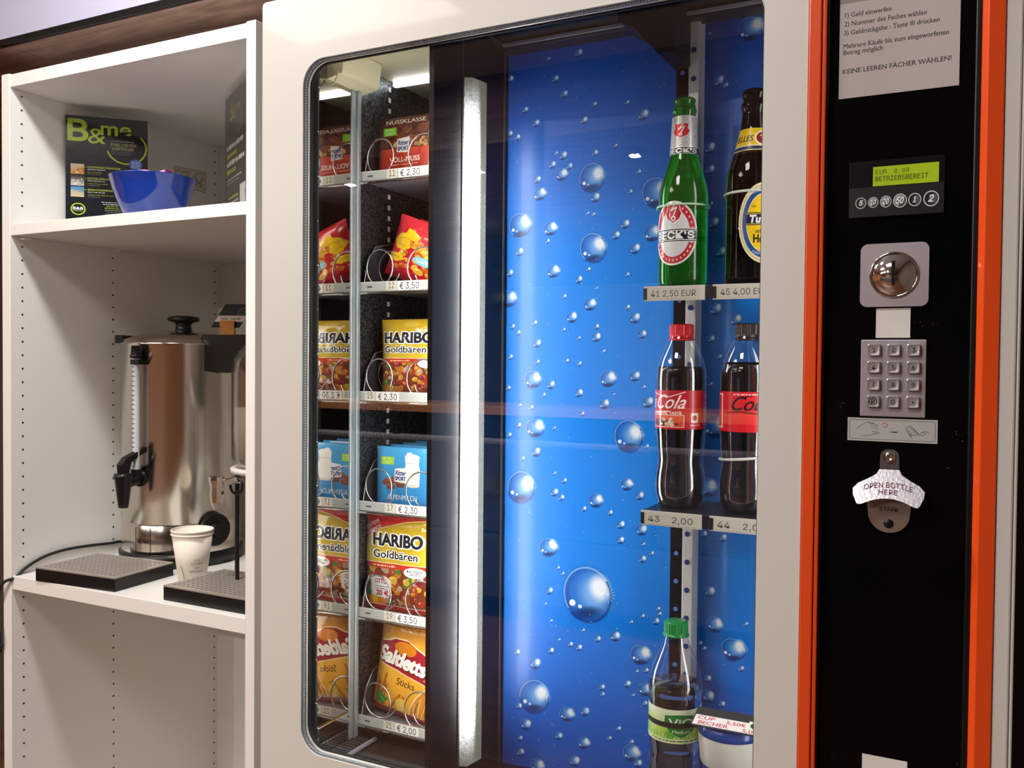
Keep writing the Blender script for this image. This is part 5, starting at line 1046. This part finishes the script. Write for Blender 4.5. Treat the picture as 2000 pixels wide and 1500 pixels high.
# coin slot
cx, cz = -.0757, H+.0895
cp = obj('coin_slot_plate', MB(), M_alu, vm); bpy.data.objects.remove(cp)
m = MB(); P = rrect(cx-.0310, cx+.0310, cz-.0310, cz+.0310, .007, 6); m.prism(P, lambda p, k: (p[0], YP-.0040+.0040*k, p[1])); cp = obj('coin_slot_plate', m, M_alu, vm, bevel=.0015)
T = Matrix.Translation((cx, YP-.0040, cz)) @ Matrix.Rotation(PI/2, 4, 'X')
obj('coin_dome', MB(T).lathe((0, 0, 0), [(.0208, -.0003), (.0205, .0012), (.0185, .0012), (.0160, .0040), (.0110, .0068), (.0055, .0082), (0, .0086)], 48), M_chrome, cp)
obj('dome_bezel', MB(T).lathe((0, 0, 0), [(.0228, 0), (.0226, .0014), (.0214, .0018), (.0204, .0014), (.0203, 0)], 48), M_chrome, cp)
obj('coin_slit', MB().box(cx-.0014, cx+.0014, YP-.0130, YP-.0060, cz-.0105, cz+.0130), mat('slit_black', '#020202', .9, var=0), cp)
obj('blank_sticker', MB().plate(-.0917, -.0605, H+.0280, H+.0572, YP-.0006, .0005), M_paper, vm)
# keypad
kp = obj('keypad', MB().box(-.1050, -.0455, YP-.0030, YP, H-.0497, H+.0262), M_alu, vm, bevel=.0008)
for r in range(4):
    for q_ in range(3):
        x, z = -.0925+q_*.01790, H+.0160-r*.0169; s = .00585; m = MB(); ch_ = '123456789R0·'[r*3+q_]; ya, yb = YP-.0078, YP-.0028
        O = rrect(x-s, x+s, z-s, z+s, .0016, 3); I = rrect(x-s*.86, x+s*.86, z-s*.86, z+s*.86, .0012, 3); n = len(O)
        dish = rrect(x-s*.62, x+s*.62, z-s*.62, z+s*.62, s*.6, 3)
        vs = [(p[0], yb, p[1]) for p in O]+[(p[0], ya+.0008, p[1]) for p in O]+[(p[0], ya, p[1]) for p in I]+[(p[0], ya+.0004, p[1]) for p in dish]
        m.add(vs, [(k*n+i, k*n+(i+1) % n, (k+1)*n+(i+1) % n, (k+1)*n+i) for k in range(3) for i in range(n)]+[tuple(3*n+i for i in range(n))])
        m.text(ch_, lambda a_, b_, d_: (x+a_, ya+.0004-d_, z+b_-.0022), .0044, .0003, 1)
        if ch_ == 'R': m.tube([(x+.0036*math.cos(t), ya+.0001, z+.0036*math.sin(t)) for t in [2*PI*k/20 for k in range(20)]], .0003, 5, 1, closed=True)
        if ch_ == '·': m.cyl((x, ya+.0004, z), (x, ya, z), .0008, seg=10, mi=1)
        obj('key', m, [M_key, M_black], kp)
obj('hand_sticker', MB().plate(-.1165, -.0345, H-.0745, H-.0515, YP-.0006, .0005), pmat('hand_sticker_print', art_hands(), .45), vm)
# bottle opener
ox, oz = -.0765, H-.1180; M_cast = mat('cast_bright_metal', '#aeabb0', .3, 1, var=.2, scale=220, bump=.07, bscale=350)
T = Matrix.Translation((ox, 0, oz))
def curvy(P, y, bulge): return lambda p, k: (ox+p[0], y-(bulge*(1-(p[0]/.034)**2)) + (.004 if k else 0), oz+p[1])
P = [(-.0085, .030), (-.0075, .0335), (-.004, .036), (.0, .0365), (.004, .036), (.0075, .0335), (.0085, .030), (.0090, .0165), (.0115, .0120), (.0185, .0075), (.0280, .0025), (.0325, -.0025), (.0318, -.0085), (.0285, -.0155), (.0270, -.0170), (.0235, -.0165), (.0140, -.0125), (.0060, -.0105), (0, -.0102), (-.0060, -.0105), (-.0140, -.0125), (-.0235, -.0165), (-.0270, -.0170), (-.0285, -.0155), (-.0318, -.0085), (-.0325, -.0025), (-.0280, .0025), (-.0185, .0075), (-.0115, .0120), (-.0090, .0165)]
def hood(p, k):
    x, z = p; out = .0045 if z > .0166 else .0045+.013*(.0166-z)/.024
    return (ox+x, YP-out+(.004 if k else 0), oz+z)
i_ = P.index((.0090, .0165)); tab, hd = P[:i_+1]+[(-.0090, .0165)], P[i_:]
op = obj('bottle_opener', MB().prism(tab, hood).prism(hd, hood), M_cast, vm, bevel=.0010)
m = MB()
for txt, z, h, w_, arc in (('OPEN BOTTLE', .0000, .0048, .044, .075), ('HERE', -.0062, .0042, .017, .3)):
    V, T_, w = glyphs(txt, 0, 'i'); k = w_/(w*h)
    def pp(x, y):
        X = (x-w/2)*h*k; Z = z+y*h-X*X/(2*arc); return hood((X, Z), 0)
    m.add([Vector(pp(x, y))-Vector((0, .0007, 0)) for x, y in V], [tuple(t) for t in T_])
obj('raised_lettering', m, mat('worn_red_paint', '#5e2230', .6, 0, var=.3, scale=300), op)
P = [(-.0205, -.006), (.0205, -.006), (.0200, -.018)]+[(.0192*math.cos(t), -.0268+.0192*math.sin(t)) for t in [-(PI*k/22) for k in range(23)]]+[(-.0200, -.018)]
m = MB().prism(P, lambda p, k: (ox+p[0], YP-.0030+.0028*k, oz+p[1])); pl = obj('opener_plate', m, mat('dull_cast_metal', '#a5968c', .42, .8, var=.15, scale=120), op, bevel=.0006)
m = MB(); m.text('STARR', lambda a_, b_, d_: (ox+a_, YP-.0031-d_, oz-.0245+b_-8*a_*a_), .0040, .0002); obj('stamped_lettering', m, M_black, op)
m = MB(Matrix.Translation((ox, YP-.0032, oz-.0370)) @ Matrix.Rotation(PI/2, 4, 'X')).lathe((0, 0, 0), [(0, .0004), (.0042, .0004), (.0046, 0)], 24); obj('screw_hole', m, M_black, op)
for zz, yy in ((.0285, .0047),):
    obj('screw', MB(Matrix.Translation((ox, YP-yy, oz+zz)) @ Matrix.Rotation(PI/2, 4, 'X')).lathe((0, 0, 0), [(.0058, 0), (.0058, .0004), (.0050, .0006), (.0046, .0020), (.0020, .0026), (.0018, .0012), (0, .0012)], 28), M_chrome, op)
P = [on(1684, 1471), on(1772, 1488)]
obj('paper_label', MB().plate(P[0].x, P[1].x, P[1].z-.09, P[1].z, YP-.0006, .0005), M_paper, vm)
